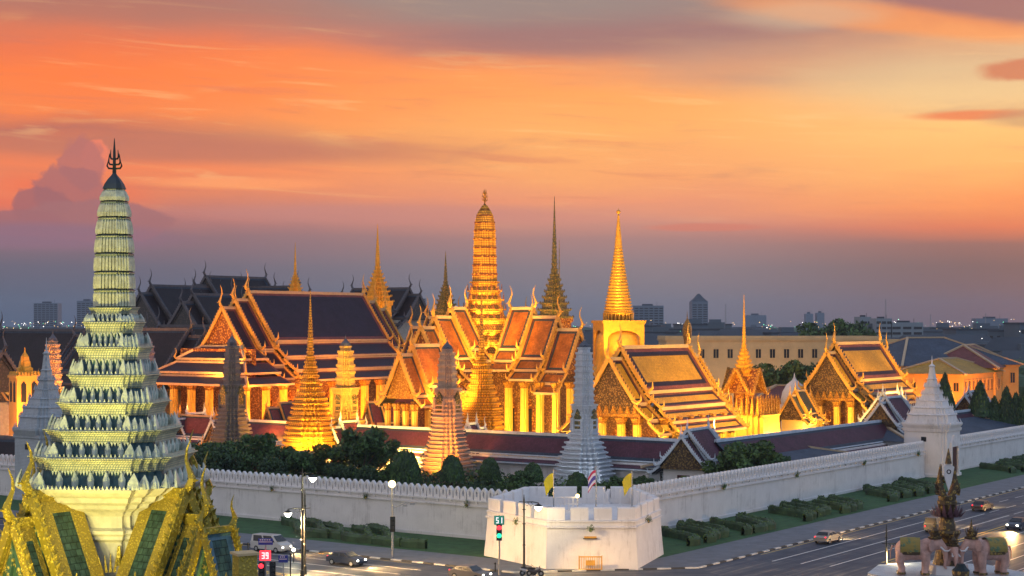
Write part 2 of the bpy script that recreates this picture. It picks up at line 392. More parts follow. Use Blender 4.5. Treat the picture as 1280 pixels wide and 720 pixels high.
def road_mat():
    m = bpy.data.materials.new('worn_trail_streak_asphalt'); m.use_nodes = True; t = NT(m.node_tree); b_ = t.N['Principled BSDF']
    uv_ = t.new('ShaderNodeTexCoord').outputs['UV']; x = sepx(t, uv_, 0); y = sepx(t, uv_, 1)
    n1 = t.noise(t.xyz(t.m('MULTIPLY', x, .018), t.m('MULTIPLY', y, 1.1)), 1.6, 7, .65, .2)
    n2 = t.noise(t.xyz(x, y), .35, 6, .6); n3 = t.noise(t.xyz(x, y), 9, 3, .5)
    k = t.m('ADD', t.m('MULTIPLY', n1, .7), t.m('MULTIPLY', n2, .3))
    c = t.ramp(k, [(.38, (.018,.028,.048,1)), (.47, (.040,.055,.085,1)), (.54, (.075,.088,.11,1)), (.62, (.19,.18,.17,1))])  # lane-wise pale streaks: tyre wear, plus light trails put into the colour
    b_.inputs['Specular IOR Level'].default_value = .3; t.put(b_.inputs['Base Color'], c); t.put(b_.inputs['Roughness'], t.m('ADD', .46, t.m('MULTIPLY', n1, .25)))
    bp = t.new('ShaderNodeBump'); bp.inputs['Strength'].default_value = .25; bp.inputs['Distance'].default_value = .01
    t.put(bp.inputs['Height'], n3); t.L.new(bp.outputs[0], b_.inputs['Normal']); return m
M['road'] = road_mat()
i_, o_ = Lsheet(19.3, 48, .004, 330, 14.1, 20)
for k, nm in ((0, 'road'), (1, 'road_corner'), (2, 'road')):
    rb = MB(M['road'])
    q_ = [o_[k], o_[k+1], i_[k+1], i_[k]]; A0 = Vector(o_[k]); d_ = (Vector(o_[k+1])-A0).normalized(); p_ = Vector((-d_.y, d_.x, 0))
    rb.face(q_, 0, [((Vector(v)-A0).dot(d_), (Vector(v)-A0).dot(p_)) for v in q_]); structure(rb, nm)
# kerb: alternating painted blocks, real step
i_, o_ = Lsheet(19, 19.3, 0, 330, 14, 14.1)
kb = MB([M['kerbw'], M['kerbk']])
for k in range(3):
    a, b = Vector(o_[k]), Vector(o_[k+1]); L = (b-a).length; n = int(L/1.5)
    for j in range(n):
        kb.beam(a.lerp(b, j/n)+Vector((0,0,.07)), a.lerp(b, (j+1)/n)+Vector((0,0,.07)), .3, .15, (j//1) % 2)
structure(kb, 'kerb')
def line_(mb, du, off, a0, a1, w, dash=None, mi=0, z=.012):
    # du='r': along right wall at off metres outside; 'l': along left wall
    P = (lambda a, o: uv2(a, -o)) if du == 'r' else (lambda a, o: uv2(-o, a))
    a = a0
    while a < a1:
        b = min(a1, a+(dash[0] if dash else a1-a0))
        mb.face([(*P(a, off-w/2), z), (*P(b, off-w/2), z), (*P(b, off+w/2), z), (*P(a, off+w/2), z)], mi)
        a = b+(dash[1] if dash else 1)
ml = MB([M['line'], M['liney']])  # lane lines, painted solid near the corner to stand in for light trails
for du in 'rl':
    line_(ml, du, 20.0, 8, 300, .15, None, 1)
    for o in (23.4, 26.8, 30.2): line_(ml, du, o, 4, 62, .2); line_(ml, du, o, 64, 300, .16, (4, 3))
    line_(ml, du, 33.6, 10, 300, .3, None, 1); line_(ml, du, 34.3, 10, 300, .2, None, 1)
    for o in (37.6, 41.0, 44.4): line_(ml, du, o, -10, 62, .2); line_(ml, du, o, 64, 300, .16, (4, 3))
    line_(ml, du, 47.6, -20, 300, .15)
structure(ml, 'lane_trail_markings')

# ================================================================== OUTER WALL
WH = 5.9
def merlon_mesh():
    b = MB([M['white'], M['winblack']])
    # leaf shaped merlon with a pointed head, thickness along y, width 1.0 along x, with an opening
    prof = [(-.42,0),(.42,0),(.44,.55),(.43,.95),(.30,1.22),(.12,1.38),(0,1.52),(-.12,1.38),(-.30,1.22),(-.43,.95),(-.44,.55)]
    hole = [(-.09,.35),(.09,.35),(.15,.6),(.13,.85),(.07,1.0),(.03,1.07),(0,1.1),(-.03,1.07),(-.07,1.0),(-.13,.85),(-.15,.6)]
    t_ = .22
    for sy in (-1, 1):
        for k in range(11):
            k2 = (k+1) % 11
            q = [(prof[k][0], sy*t_, prof[k][1]), (prof[k2][0], sy*t_, prof[k2][1]), (hole[k2][0], sy*t_, hole[k2][1]), (hole[k][0], sy*t_, hole[k][1])]
            b.face(q if sy < 0 else q[::-1])
    for k in range(11):
        k2 = (k+1) % 11
        b.face([(prof[k][0], t_, prof[k][1]), (prof[k2][0], t_, prof[k2][1]), (prof[k2][0], -t_, prof[k2][1]), (prof[k][0], -t_, prof[k][1])])
        b.face([(hole[k][0], -t_, hole[k][1]), (hole[k2][0], -t_, hole[k2][1]), (hole[k2][0], t_, hole[k2][1]), (hole[k][0], t_, hole[k][1])])
    return b.mesh('merlon')
MER = merlon_mesh()
MB_BUD = None
def wall_run(label, a0, a1, which, nmax=100, pitch=1.02):
    # which 'r' / 'l'; local x along the wall, -y outside for r, +y outside for l
    ox, oy = uv2(a0, 0) if which == 'r' else uv2(0, a0)
    rz = UR if which == 'r' else UR+pi/2
    sgn = -1 if which == 'r' else 1
    L = a1-a0
    w = thing('palace_wall', label, 'wall', (ox, oy, 0), rz)
    def slab(x0, x1, d0, d1, z0, z1, b): b.box(x0, x1, min(sgn*d0, sgn*d1), max(sgn*d0, sgn*d1), z0, z1)
    b = MB(M['white'])
    slab(0, L, -.6, .35, 0, 4.35, b); slab(0, L, -.7, .52, 0.05, .5, b)
    slab(0, L, -.3, .60, 4.0, 4.12, b); slab(0, L, -.3, .62, 4.62, 4.8, b); slab(0, L, -.3, .40, 4.35, 4.62, b)
    b.build('masonry', w)
    c = MB(M['white'])
    k = 0
    while k*2.0 < L-.3:      # little corbels under the string course
        slab(k*2.0+.4, k*2.0+.62, .40, .60, 4.36, 4.6, c); k += 1
    c.build('corbel_course', w)
    n = min(nmax, int(L/pitch))
    for k in range(n): child('merlon', MER, w, (pitch*(k+.5), sgn*.15, 4.8))
    return w
wall_run('long white crenellated wall from the corner bastion leftwards, before the dark trees', 7, 89.5, 'l')
wall_run('white crenellated wall running from the corner bastion up to the white spired gate', 7, 108, 'r')
wall_run('short white wall continuing beyond the spired gate at the right edge', 117.5, 190, 'r')
wall_run('short white wall at the left edge beside the grey stepped gate spire', 98.5, 170, 'l', 70)

# leafy brackets on the string course
def bracket(px, a, which, lab, grp):
    b = MB([M['leaf'], M['trimgold']]); R = random.Random(int(px))
    for k in range(26):
        an = R.uniform(-1.2, 1.2); l = R.uniform(.35, .85); y = -R.uniform(.0, .35)
        tip = (sin(an)*l*.7, y-.1, .25+cos(an)*l*R.choice((1,1,-.7)))
        b.face([(-.05+sin(an)*.1, y, .25), (.05+sin(an)*.1, y-.04, .2), tip])
    b.tube([(0,.1,.2),(0,-.2,.1),(0,-.28,.35)], [.07,.09,.03], 5, 1)
    x, y = uv2(a, -.62) if which == 'r' else uv2(-.62, a)
    o = b.build('wall_plant', None, (x, y, 3.95), UR if which == 'r' else UR-pi/2)
    o.scale = (1.2,1.2,1.2)
    return tag(o, lab, 'plant', grp)
for q in ((345,), (462,), (588,)):
    px = q[0]; s_ = ((px-640)/F*CY-CX)/(Vv.x-(px-640)/F*Vv.y)
    bracket(px, s_, 'l', 'dark leafy tuft growing on the ledge of the left crenellated wall', 'tufts on the left wall')
for px in (898, 990, 1074, 1142):
    s_ = (CX-(px-640)/F*CY)/((px-640)/F*U.y-U.x)
    bracket(px, s_, 'r', 'dark leafy tuft growing on the ledge of the wall between bastion and spired gate', 'tufts on the right wall')

# ================================================================== BASTION
A_,B_,C_,E_ = (-2.7,185.2),(3.7,175.5),(13.1,175.5),(16.6,186.2)
poly = [A_,B_,C_,E_,(14.6,198.5),(1.5,198.5)]
cxy = (sum(p[0] for p in poly)/6, sum(p[1] for p in poly)/6)
def scl(p, d):  # offset outwards-ish by metres
    return [(x+(x-cxy[0])/sqrt((x-cxy[0])**2+(y-cxy[1])**2)*d, y+(y-cxy[1])/sqrt((x-cxy[0])**2+(y-cxy[1])**2)*d) for x, y in p]
bs = thing('corner_bastion', 'white six-sided corner bastion with square battlements and flags where the two walls meet', 'bastion', (cxy[0], cxy[1], 0))
Tb = Matrix.Translation((-cxy[0], -cxy[1], 0))
b = MB(M['white'], Tb)
b.loft([(scl(poly,.45),0),(scl(poly,.05),4.35)], cap=False)
b.loft([(scl(poly,.05),4.35),(scl(poly,.3),4.4),(scl(poly,.3),4.55),(scl(poly,.05),4.6),(scl(poly,.05),5.0),(scl(poly,.22),5.03),(scl(poly,.22),5.18),(scl(poly,0),5.22),(scl(poly,-1.0),5.22),(scl(poly,-1.0),4.6),(scl(poly,-1.2),4.58)], cap=False)
b.iface([b.V((x, y, 4.6)) for x, y in scl(poly,-.9)])
b.build('masonry', bs)
for k in range(6):
    p, q = Vector(scl(poly,-.05)[k]), Vector(scl(poly,-.05)[(k+1)%6]); L = (q-p).length
    n = 4 if L > 8.8 else 5 if L > 11 else 4
    d = (q-p).normalized(); nrm = Vector((-d.y, d.x)); gap = .62; wd = (L-gap*(n-1))/n
    for j in range(n):
        s0 = j*(wd+gap); mb = MB(M['white'], Tb); a0 = p+d*(s0+(.0 if j else .0)); a1 = p+d*(s0+wd)
        i0 = a0+nrm*.75; i1 = a1+nrm*.75
        mb.loft([([tuple(a0), tuple(a1), tuple(i1), tuple(i0)], 5.0+.225), ([tuple(a0), tuple(a1), tuple(i1), tuple(i0)], 6.45),
                 ([tuple(a0+nrm*.12), tuple(a1+nrm*.12), tuple(i1-nrm*.12), tuple(i0-nrm*.12)], 6.58)])
        mb.build('merlon', bs)
g = MB(M['trimgold'])
for k in range(11): g.box(-1.15+k*.23-.03, -1.15+k*.23+.03, -.03, .03, .02, 1.35)
g.box(-1.25,1.25,-.04,.04,1.3,1.42); g.box(-1.25,1.25,-.04,.04,.0,.1); g.box(-1.25,-1.17,-.05,.05,0,1.5); g.box(1.17,1.25,-.05,.05,0,1.5); g.box(-.5,.5,-.06,-.03,.45,1.0)
tag(g.build('metal_barrier', None, (PX(738,174.6), 174.5, .13)), 'small gold railing barrier at the foot of the corner bastion', 'barrier')
g = MB([M['trimgold'], M['winblack']]); g.box(-.65,.65,-.08,.06,0,.2); g.box(-.75,.75,-.05,.06,-.08,0,1); g.build('slit_plaque', bs, (PX(738,175)-cxy[0], 175.22-cxy[1], 3.35))  # small slit plaque on the front face, gives no light
def tuft(x, y, z, lab):
    b = MB([M['leaf'], M['trimgold']]); R = random.Random(int(x*9))
    for k in range(150):
        an = R.uniform(-3.1, 3.1); l = R.uniform(.0, .55)*(1 if abs(an) < 2 else .6); yy = -R.uniform(0, .35); q = .09; cx0 = sin(an)*l*.75; cz0 = .2+cos(an)*l; t_ = R.uniform(0,3)
        b.face([(cx0-q*cos(t_), yy, cz0-q*sin(t_)), (cx0+q*.5*sin(t_), yy-.05, cz0-q*.5*cos(t_)), (cx0+q*cos(t_), yy-.02, cz0+q*sin(t_))])
    b.tube([(0,.15,.1),(0,-.2,.05),(0,-.25,.3)], [.08,.1,.03], 5, 1)
    return tag(b.build('wall_plant', None, (x, y, z)), lab, 'plant')
tuft(PX(645,180.5), 180.2, 4.3, 'dark leafy tuft on the left face of the corner bastion')
tuft(PX(738,175), 175.0, 4.2, 'dark leafy tuft on the front face of the corner bastion above the slot')
tuft(PX(809,181), 179.6, 4.6, 'dark leafy tuft on the right face of the corner bastion')
def flag(px, D, ytop, col, lab, bands=None):
    x = PX(px, D); z1 = PZ(ytop, D)
    t_ = thing('flagpole', lab, 'flag', (x, D, 4.6))
    p = MB(M['grey']); p.tube([(0,0,0),(0,0,z1-4.6)], [.09,.05], 6); p.ball((0,0,z1-4.6), .11); p.build('pole', t_)
    ms = [mat('flag_cloth', c, .7, 0, .05) for c in (bands or [col])]; fb = MB(ms)
    w_, h_ = 1.1, 1.5; nb = len(ms) if bands else 1
    for i in range(8):
        for j in range(10):
            def P(a, c): 
                s_ = a/8; r_ = c/10
                return (-(s_*w_*(1-.25*r_)) if not bands else -(s_*w_*.8), .35*sin(s_*5+r_*2)*s_, z1-4.9-r_*h_*(1+.15*s_)-s_*s_*.9)
            fb.face([P(i,j),P(i+1,j),P(i+1,j+1),P(i,j+1)], (j*nb//10) if bands else 0)
    fb.build('flag_cloth', t_)
flag(692, 184, 588, (.75,.62,.02), 'yellow flag on the white pole at the left of the bastion top')
flag(745, 182, 584, None, 'red white and blue striped flag on the middle bastion pole', [(.55,.03,.10),(.8,.75,.8),(.10,.08,.38),(.10,.08,.38),(.8,.75,.8),(.55,.03,.10)])
flag(790, 184, 588, (.70,.55,.03), 'yellow flag on the pole at the right of the bastion top')
for i, px in enumerate((755, 776, 798)):
    p = MB(M['white']); p.tube([(0,0,0),(0,0,3.0-.3*i)], .07, 6); p.ball((0,0,3.0-.3*i), .12)
    tag(p.build('bare_pole', None, (PX(px,186), 186+i, 4.6)), 'bare short white pole on the bastion beside the right flags', 'pole', 'bare poles on the bastion')
fr = MB(M['white'])
for k in range(9): fr.box(-2+k*.5-.06, -2+k*.5+.06, -.05, .05, 0, 1.5)
fr.box(-2.1,2.1,-.07,.07,1.45,1.6); fr.box(-2.1,2.1,-.07,.07,.7,.82); fr.box(-2.1,2.1,-.07,.07,0,.1)
tag(fr.build('white_railing', None, (PX(700,190), 190, 4.6)), 'white open railing standing on the bastion platform', 'railing')

# ================================================================== SPIRED GATE TOWERS
def gate_tower(px, D, rz, label, m, prof, body_w, body_h, door_side, ztop, redn=2):
    x = PX(px, D)
    g_ = thing('gate_tower', label, 'gate', (x, D, 0), rz)
    b = MB([m, M['winblack']]); w = body_w/2
    b.loft([(redent(w*1.06,.8,2),0),(redent(w*1.06,.8,2),.6),(redent(w,.8,2),.7),(redent(w,.8,2),body_h-.6),(redent(w*1.05,.8,2),body_h-.5),(redent(w*1.08,.8,2),body_h)])
    b.build('gatehouse', g_)
    s_ = MB(m); rings = []
    for z, r in prof: rings.append((redent(r, .62, 3), z))
    s_.loft(rings); s_.tube([(0,0,prof[-1][0]-.2),(0,0,ztop)], [.16,.03], 6); s_.build('spire', g_)
    for f_ in range(4):     # little antefixes along the ledges
        pass
    an = MB(m)
    for z, r in prof[2::3]:
        if r < .9: continue
        for q in range(4):
            Xr = Matrix.Rotation(q*pi/2, 4, 'Z'); an.X = Xr
            for o_ in (-.55, -.28, 0, .28, .55):
                an.loft([([(r*.96,o_*r-.12),(r*.96+.12,o_*r-.12),(r*.96+.12,o_*r+.12),(r*.96,o_*r+.12)], z), ([(r*.9,o_*r-.01),(r*.9+.02,o_*r-.01),(r*.9+.02,o_*r+.01),(r*.9,o_*r+.01)], z+.75)])
    an.X = Matrix(); an.build('crown_trim', g_)
    d = MB([M['door'], M['white']]); X = Matrix.Rotation(door_side, 4, 'Z'); d.X = X
    d.box(w-.02, w+.06, -1.35, 1.35, .14, 5.2); d.build('door', g_)
    fr = MB(m); fr.X = X
    fr.box(w-.02,w+.35,-1.85,-1.35,.1,5.6); fr.box(w-.02,w+.35,1.35,1.85,.1,5.6); fr.box(w-.02,w+.40,-1.95,1.95,5.2,6.0)
    fr.loft([([(w,-1.7),(w+.35,-1.7),(w+.35,1.7),(w,1.7)],6.0),([(w,-.1),(w+.35,-.1),(w+.35,.1),(w,.1)],7.2)]); fr.build('door_frame', g_)
    wn = MB(M['winblack']); wn.X = Matrix.Rotation(pi, 4, 'Z'); wn.box(w-.02, w+.05, -.45, .45, body_h-2.2, body_h-1.4); wn.build('window', g_)
    return g_
gprof = [(8.2,4.0),(8.9,4.4),(9.2,4.4),(9.2,3.7),(10.4,3.5),(10.6,3.7),(10.8,3.2),(11.6,3.0),(11.8,3.15),(12.0,2.5),(12.8,2.3),(12.95,2.4),(13.1,1.7),(14.0,1.5),(14.1,1.6),(14.2,1.15),(15.2,1.05),(15.3,1.2),(15.4,.85),(16.5,.7),(16.6,.85),(16.7,.6),(18.6,.35),(18.8,.5),(19.2,.1)]
gate_tower(1165, 283.7, UR, 'white gate tower with a stepped spire and dark red door in the right wall', M['white'], gprof, 7.6, 8.3, -pi/2, 20.6)
g2 = [(z*1.13+.4, r*.95) for z, r in gprof]
gate_tower(58, 245.7, UR, 'grey white gate tower with a tall stepped spire near the left edge', M['whitecold'], g2, 7.0, 9.8, -pi/2, 24)

# ================================================================== THAI ROOF SYSTEM
def slab(b, p0, p1, q0, q1, th, border, mi_f, mi_b, mi_o=None):
    """quad p0->p1 upper edge, q0->q1 lower edge, thickness th below, inset field with border"""
    p0, p1, q0, q1 = map(Vector, (p0, p1, q0, q1))
    n = (p1-p0).cross(q0-p0).normalized()
    if n.z < 0: n = -n
    L = (p1-p0).length; Hh = (q0-p0).length
    def P(s, t_): return p0.lerp(p1, s).lerp(q0.lerp(q1, s), t_)
    bs_ = min(.3, border/max(L, .1)); bt = min(.3, border/max(Hh, .1))
    S_ = [0, bs_, 1-bs_, 1]; T_ = [0, bt, 1-bt, 1]; n_ = 3
    if mi_o is not None: S_ = [0, bs_*.5, bs_, 1-bs_, 1-bs_*.5, 1]; T_ = [0, bt*.5, bt, 1-bt, 1-bt*.5, 1]; n_ = 5
    for i in range(n_):
        for j in range(n_):
            c = [(S_[i],T_[j]),(S_[i],T_[j+1]),(S_[i+1],T_[j+1]),(S_[i+1],T_[j])]
            pts = [P(*k) for k in c]
            if (pts[1]-pts[0]).cross(pts[2]-pts[0]).dot(n) < 0: pts = pts[::-1]; c = c[::-1]
            rg_ = min(i, j, n_-1-i, n_-1-j); b.face(pts, mi_f if rg_ == n_//2 or (n_ == 5 and rg_ >= 2) else (mi_o if n_ == 5 and rg_ == 0 else mi_b), [(k[0]*L, k[1]*Hh) for k in c])
    lo = [v-n*th for v in (p0, p1, q1, q0)]; up = [p0, p1, q1, q0]
    b.face(lo[::-1], mi_b)
    for k in range(4): b.face([up[k], up[(k+1)%4], lo[(k+1)%4], lo[k]], mi_b)

def horn(b, base, d, h, r, mi=0, lean=.35):
    """chofa: slender finial with a beak and a curve; d = outward horizontal direction"""
    base = Vector(base); d = Vector((d[0], d[1], 0)).normalized(); z = Vector((0,0,1))
    pr = [(0,0,1),(.12,.12,1.25),(.16,.25,1.05),(.08,.42,.7),(.0,.6,.5),(.02,.8,.32),(.12,1.0,.08)]
    b.tube([base+d*(a*h*lean/.35)+z*(c*h) for a, c, _ in pr], [r*k for _, _, k in pr], 5, mi)
    b.tube([base+d*(.14*h)+z*(.2*h), base+d*(.34*h)+z*(.23*h)], [r*.7, r*.1], 4, mi)

def barge(b, top, foot, out, w, th, mi, teeth=True, tsz=.5, hook=True):
    """bargeboard from top to foot with flame teeth on its upper side and an upturned foot"""
    top = Vector(top); foot = Vector(foot); out = Vector(out)
    # slight sag
    mid = top.lerp(foot, .5)-Vector((0,0,(top-foot).length*.03))
    pts = [top, mid, foot]
    for k in range(2): b.beam(pts[k], pts[k+1], th, w, mi, up=tuple((pts[k+1]-pts[k]).cross(out).normalized()))
    if teeth:
        L = (foot-top).length; n = max(3, int(L/(tsz*1.05)))
        dd = (foot-top).normalized(); nn = dd.cross(out); nn = nn if nn.z > 0 else -nn
        for k in range(1, n):
            p = top.lerp(foot, k/n) - Vector((0,0,L*.06*(1-abs(2*k/n-1))*.5)) + nn*w*.4
            a = p-dd*tsz*.28; c = p+dd*tsz*.28; tp = p+nn*tsz*.8-dd*tsz*.35
            o2 = out.normalized()*th*.3
            b.face([a+o2, c+o2, tp], mi); b.face([c-o2, a-o2, tp], mi); b.face([a-o2, a+o2, tp], mi); b.face([c+o2, c-o2, tp], mi)
    if hook:
        dd = (foot-top); dh = Vector((dd.x, dd.y, 0)).normalized()
        s_ = w*1.0
        b.tube([foot-dh*s_*.8+Vector((0,0,s_*.6)), foot+dh*s_*.8, foot+dh*s_*1.9+Vector((0,0,s_*.7)), foot+dh*s_*1.9+Vector((0,0,s_*2.6))], [s_*.5, s_*.6, s_*.35, .02], 5, mi)

def wing(root, X, sections, tiers, mats_, trim, tsc=1.0, ends='both', ped=None, border=.8, chofa_h=3.2, pedinset=.5):
    """sections: (x0, x1, drop); tiers: [(y0,z0,y1,z1)...] for the ridge section, mirrored to both sides.
    Each tier of each section is one part; bargeboards, ridge and finials are parts too."""
    field, bord = mats_[:2]; outm = mats_[2] if len(mats_) > 2 else None
    sections = sorted(sections, key=lambda s: s[2])
    for (x0, x1, dz) in sections:
        for ti, (y0, z0, y1, z1) in enumerate(tiers):
            for s in (-1, 1):
                b = MB([field, bord, trim]+([outm] if outm else []), X)
                slab(b, (x0, s*y0, z0-dz), (x1, s*y0, z0-dz), (x0, s*y1, z1-dz), (x1, s*y1, z1-dz), .22*tsc, border*(.9 if ti == 0 else .5), 0, 1, 3 if outm else None)
                b.beam((x0-.05, s*(y1+.04), z1-dz-.1), (x1+.05, s*(y1+.04), z1-dz-.1), .34*tsc, .42*tsc, 2)
                if ti: b.beam((x0, s*(y0+.02), z0-dz+.16), (x1, s*(y0+.02), z0-dz+.16), .2*tsc, .3*tsc, 2)
                if ti == 0 and s < 0: b.beam((x0-.1, 0, z0-dz+.12), (x1+.1, 0, z0-dz+.12), .5*tsc, .6*tsc, 2)
                b.build('roof_slope', root)
        for (xe, o_) in ((x0, -1), (x1, 1)):
            if ends == 'front' and o_ == 1: continue
            if ends == 'back' and o_ == -1: continue
            g_ = MB(M['trimgold'] if trim not in (M['trimpale'], M.get('trimgrey'), M.get('shgold')) else trim, X)
            y0, z0, y1, z1 = tiers[0]
            for s in (-1, 1):
                barge(g_, (xe+o_*.16, 0, z0-dz+.25), (xe+o_*.16, s*(y1+.1), z1-dz+.15), (o_,0,0), .62*tsc, .34*tsc, 0, True, .62*tsc)
            for (y0, z0, y1, z1) in tiers[1:]:
                for s in (-1, 1):
                    barge(g_, (xe+o_*.16, s*y0, z0-dz+.25), (xe+o_*.16, s*(y1+.1), z1-dz+.15), (o_,0,0), .42*tsc, .3*tsc, 0, True, .5*tsc)
            g_ = g_.build('bargeboard', root)
            c_ = MB(M['trimgold'] if trim not in (M['trimpale'], M.get('trimgrey'), M.get('shgold')) else trim, X)
            d3 = (X.to_3x3() @ Vector((o_,0,0)))
            Xi = c_.X; c_.X = Matrix()
            horn(c_, Xi @ Vector((xe+o_*.1, 0, tiers[0][1]-dz+.2)), (d3.x, d3.y), chofa_h, .26*tsc)
            c_.build('chofa_finial', g_)
            if ped:
                p_ = MB(ped, X); y0, z0, y1, z1 = tiers[0]; xi = xe-o_*pedinset
                yb = y1-.25; zb = z1-dz-.1
                p_.loft([([(xi,-yb),(xi+o_*.25,-yb),(xi+o_*.25,yb),(xi,yb)][::o_], zb), ([(xi,-.05),(xi+o_*.25,-.05),(xi+o_*.25,.05),(xi,.05)][::o_], z0-dz-.15)])
                # raised frame and central figure relief
                for s in (-1, 1): p_.beam((xi+o_*.3, 0, z0-dz-1.0*tsc), (xi+o_*.3, s*(yb-.9), zb+.35), .25, .3*tsc, 0, up=(o_,0,0))
                p_.box(min(xi, xi+o_*.4), max(xi, xi+o_*.4), -yb, yb, zb-.5*tsc, zb)
                p_.build('pediment', root)

def column_mesh(h, w, m, cap=True, n=4):
    b = MB([m, M['goldfine']])
    rg = redent(w/2, .6, 1)
    s2 = lambda k: [(x*k, y*k) for x, y in rg]
    b.loft([(s2(1.35),0),(s2(1.35),.25),(s2(1.15),.4),(s2(1.15),.6),(s2(1),.8),(s2(.92),h-1.3)], 0, False)
    b.loft([(s2(.95),h-1.3),(s2(1.1),h-1.2),(s2(.95),h-1.05),(s2(1.45),h-.35),(s2(1.5),h-.2),(s2(1.2),h)], 1)
    return b.mesh('column')

def body(root, X, x0, x1, hw, z0, z1, m, colh, colw, cols, colm, base=True, base_m=None):
    b = MB([m, M['goldfine']], X); b.box(x0, x1, -hw, hw, z0, z1)
    b.build('hall_walls', root)
    me = column_mesh(colh, colw, colm)
    rz = X.to_euler().z
    for (x, y) in cols:
        p = X @ Vector((x, y, z0)); child('column', me, root, p, rz)
    if base:
        b = MB(base_m or M['cream'], X); ex = max(abs(c[1]) for c in cols)+.9; xa = min(c[0] for c in cols)-.9; xb = max(c[0] for c in cols)+.9
        b.box(xa, xb, -ex, ex, z0-.5, z0); b.box(xa-.4, xb+.4, -ex-.4, ex+.4, 0, z0-.5); b.build('terrace', root)
def arch_windows(root, X, hw, xs, z0, z1, side=-1):
    for x in xs:
        b = MB([M['winblack'], M['goldorn']], X); y = side*hw
        b.box(x-.55, x+.55, min(y, y+side*.12), max(y, y+side*.12), z0, z1, 0)
        for s in (-1, 1): b.box(x+s*.72-.17, x+s*.72+.17, min(y, y+side*.3), max(y, y+side*.3), z0-.2, z1+.1, 1)
        b.loft([([(x-1.1,y),(x+1.1,y),(x+1.1,y+side*.35),(x-1.1,y+side*.35)][::-side], z1), ([(x-.05,y),(x+.05,y),(x+.05,y+side*.35),(x-.05,y+side*.35)][::-side], z1+2.2)], 1)
        b.build('window', root)
I4 = Matrix()

# ---- right vihara and its twin farther back
def vihara(loc, label, L=27.5, sc=1.0):
    r = thing('tiled_chapel', label, 'temple', loc, UR, 'chapels with mustard tiled roofs')
    T = [(0,21.9,5.0,14.6),(5.0,14.1,7.6,11.9),(7.6,11.4,9.7,9.6),(9.7,9.2,11.8,7.6)]
    wing(r, I4, [(2.2,L-2.2,0)], T, (M['olive'], M['navy'], M['maroon']), M['trim'], ped=None, border=2.0, chofa_h=4.2)
    wing(r, I4, [(-1.6,2.1,1.9),(L-2.1,L+1.6,1.9)], T[:3], (M['olive'], M['navy'], M['maroon']), M['trim'], ped=M['dkped'], border=1.0, chofa_h=4.2)
    # porch lintel with arches under the pediment
    b = MB([M['dkped'], M['goldfine']]); b.box(-1.3,-.6,-5.6,5.6,10.9,12.4); b.box(-1.5,-.5,-5.9,5.9,10.4,10.9,1)
    for k in range(8):
        y = -4.9+k*1.4; b.loft([([(-1.6,y-.5),(-1.3,y-.5),(-1.3,y+.5),(-1.6,y+.5)],11.0),([(-1.6,y-.05),(-1.3,y-.05),(-1.3,y+.05),(-1.6,y+.05)],12.3)], 1)
    b.build('lintel', r)
    cols = [(-.9,y) for y in (-5,-1.9,1.9,5)]+[(x,-8.6) for x in range(2,int(L),4)]+[(x,8.6) for x in range(2,int(L),4)]
    body(r, I4, 2.5, L-2.5, 6.6, 1.5, 10.4, M['wallorn'], 8.9, 1.3, cols, M['creamcol'])
    dd = MB([M['goldorn'], M['door']]); dd.box(2.3,2.5,-1.3,1.3,1.5,6.5,1); dd.box(2.1,2.5,-1.9,-1.3,1.5,7,0); dd.box(2.1,2.5,1.3,1.9,1.5,7,0)
    dd.loft([([(2.1,-2.1),(2.5,-2.1),(2.5,2.1),(2.1,2.1)],7),([(2.1,-.1),(2.5,-.1),(2.5,.1),(2.1,.1)],9.6)]); dd.build('doorway', r)
    return r
v1 = vihara((PX(768,281), 281, 0), 'nearer golden chapel with navy-edged mustard roof, right of the white prang')
v2 = dup(v1, (PX(1038,340), 340, 0), None, 'farther golden chapel with mustard tiled roof, next to the long grey-roofed building')
del v1['group']; del v2['group']

# ---- Ubosot: the great hall with navy roof
r = thing('ordination_hall', 'largest temple hall with dark navy roofs trimmed in gold and orange, at left centre', 'temple', (PX(278,338), 338, 0), UR)
T = [(0,32.6,7.3,22.6),(7.3,21.9,10.2,19.4),(10.2,18.7,13.0,16.7),(13.0,16.1,15.6,14.6)]
wing(r, I4, [(7.5,44,0)], T, (M['navy'], M['maroon']), M['trim'], ped=None, border=.9, chofa_h=4.6)
wing(r, I4, [(3.6,7.3,1.7),(44.2,48,1.7)], T[:3], (M['navy'], M['maroon']), M['trim'], ped=None, border=.8, chofa_h=4.4)
wing(r, I4, [(0,3.5,3.4),(48.2,51.6,3.4)], T[:2], (M['navy'], M['maroon']), M['trim'], ped=M['goldorn'], border=.8, chofa_h=4.6)
# verandah skirts wrapping the front: three hipped rings
def skirt(root, xi, xo, yi, yo, zi, zo, xb, ms, bd=.5):
    b = MB([ms[0], ms[1], M['trim']])
    slab(b, (xi,-yi,zi), (xi,yi,zi), (xo,-yo,zo), (xo,yo,zo), .25, bd, 0, 1)
    for s in (-1, 1):
        slab(b, (xi,s*yi,zi), (xb,s*yi,zi), (xo,s*yo,zo), (xb,s*yo,zo), .25, bd, 0, 1)
        b.beam((xo,s*yo,zo), (xb,s*yo,zo), .4, .45, 2); b.beam((xi,s*yi,zi+.1), (xo,s*yo,zo+.1), .45, .5, 2)
    b.beam((xo,-yo,zo), (xo,yo,zo), .4, .45, 2); b.beam((xi,-yi,zi+.1), (xi,yi,zi+.1), .3, .4, 2)
    b.build('roof_tier', root)
    h = MB(M['trimgold'])
    for s in (-1, 1): horn(h, (xo-.1, s*(yo+.1), zo), (-.6, s*.8), 2.2, .2)
    h.build('corner_finials', root)
skirt(r, -.4, -3.4, 5.6, 9.6, 21.4, 18.9, 3.4, (M['navy'], M['maroon']))
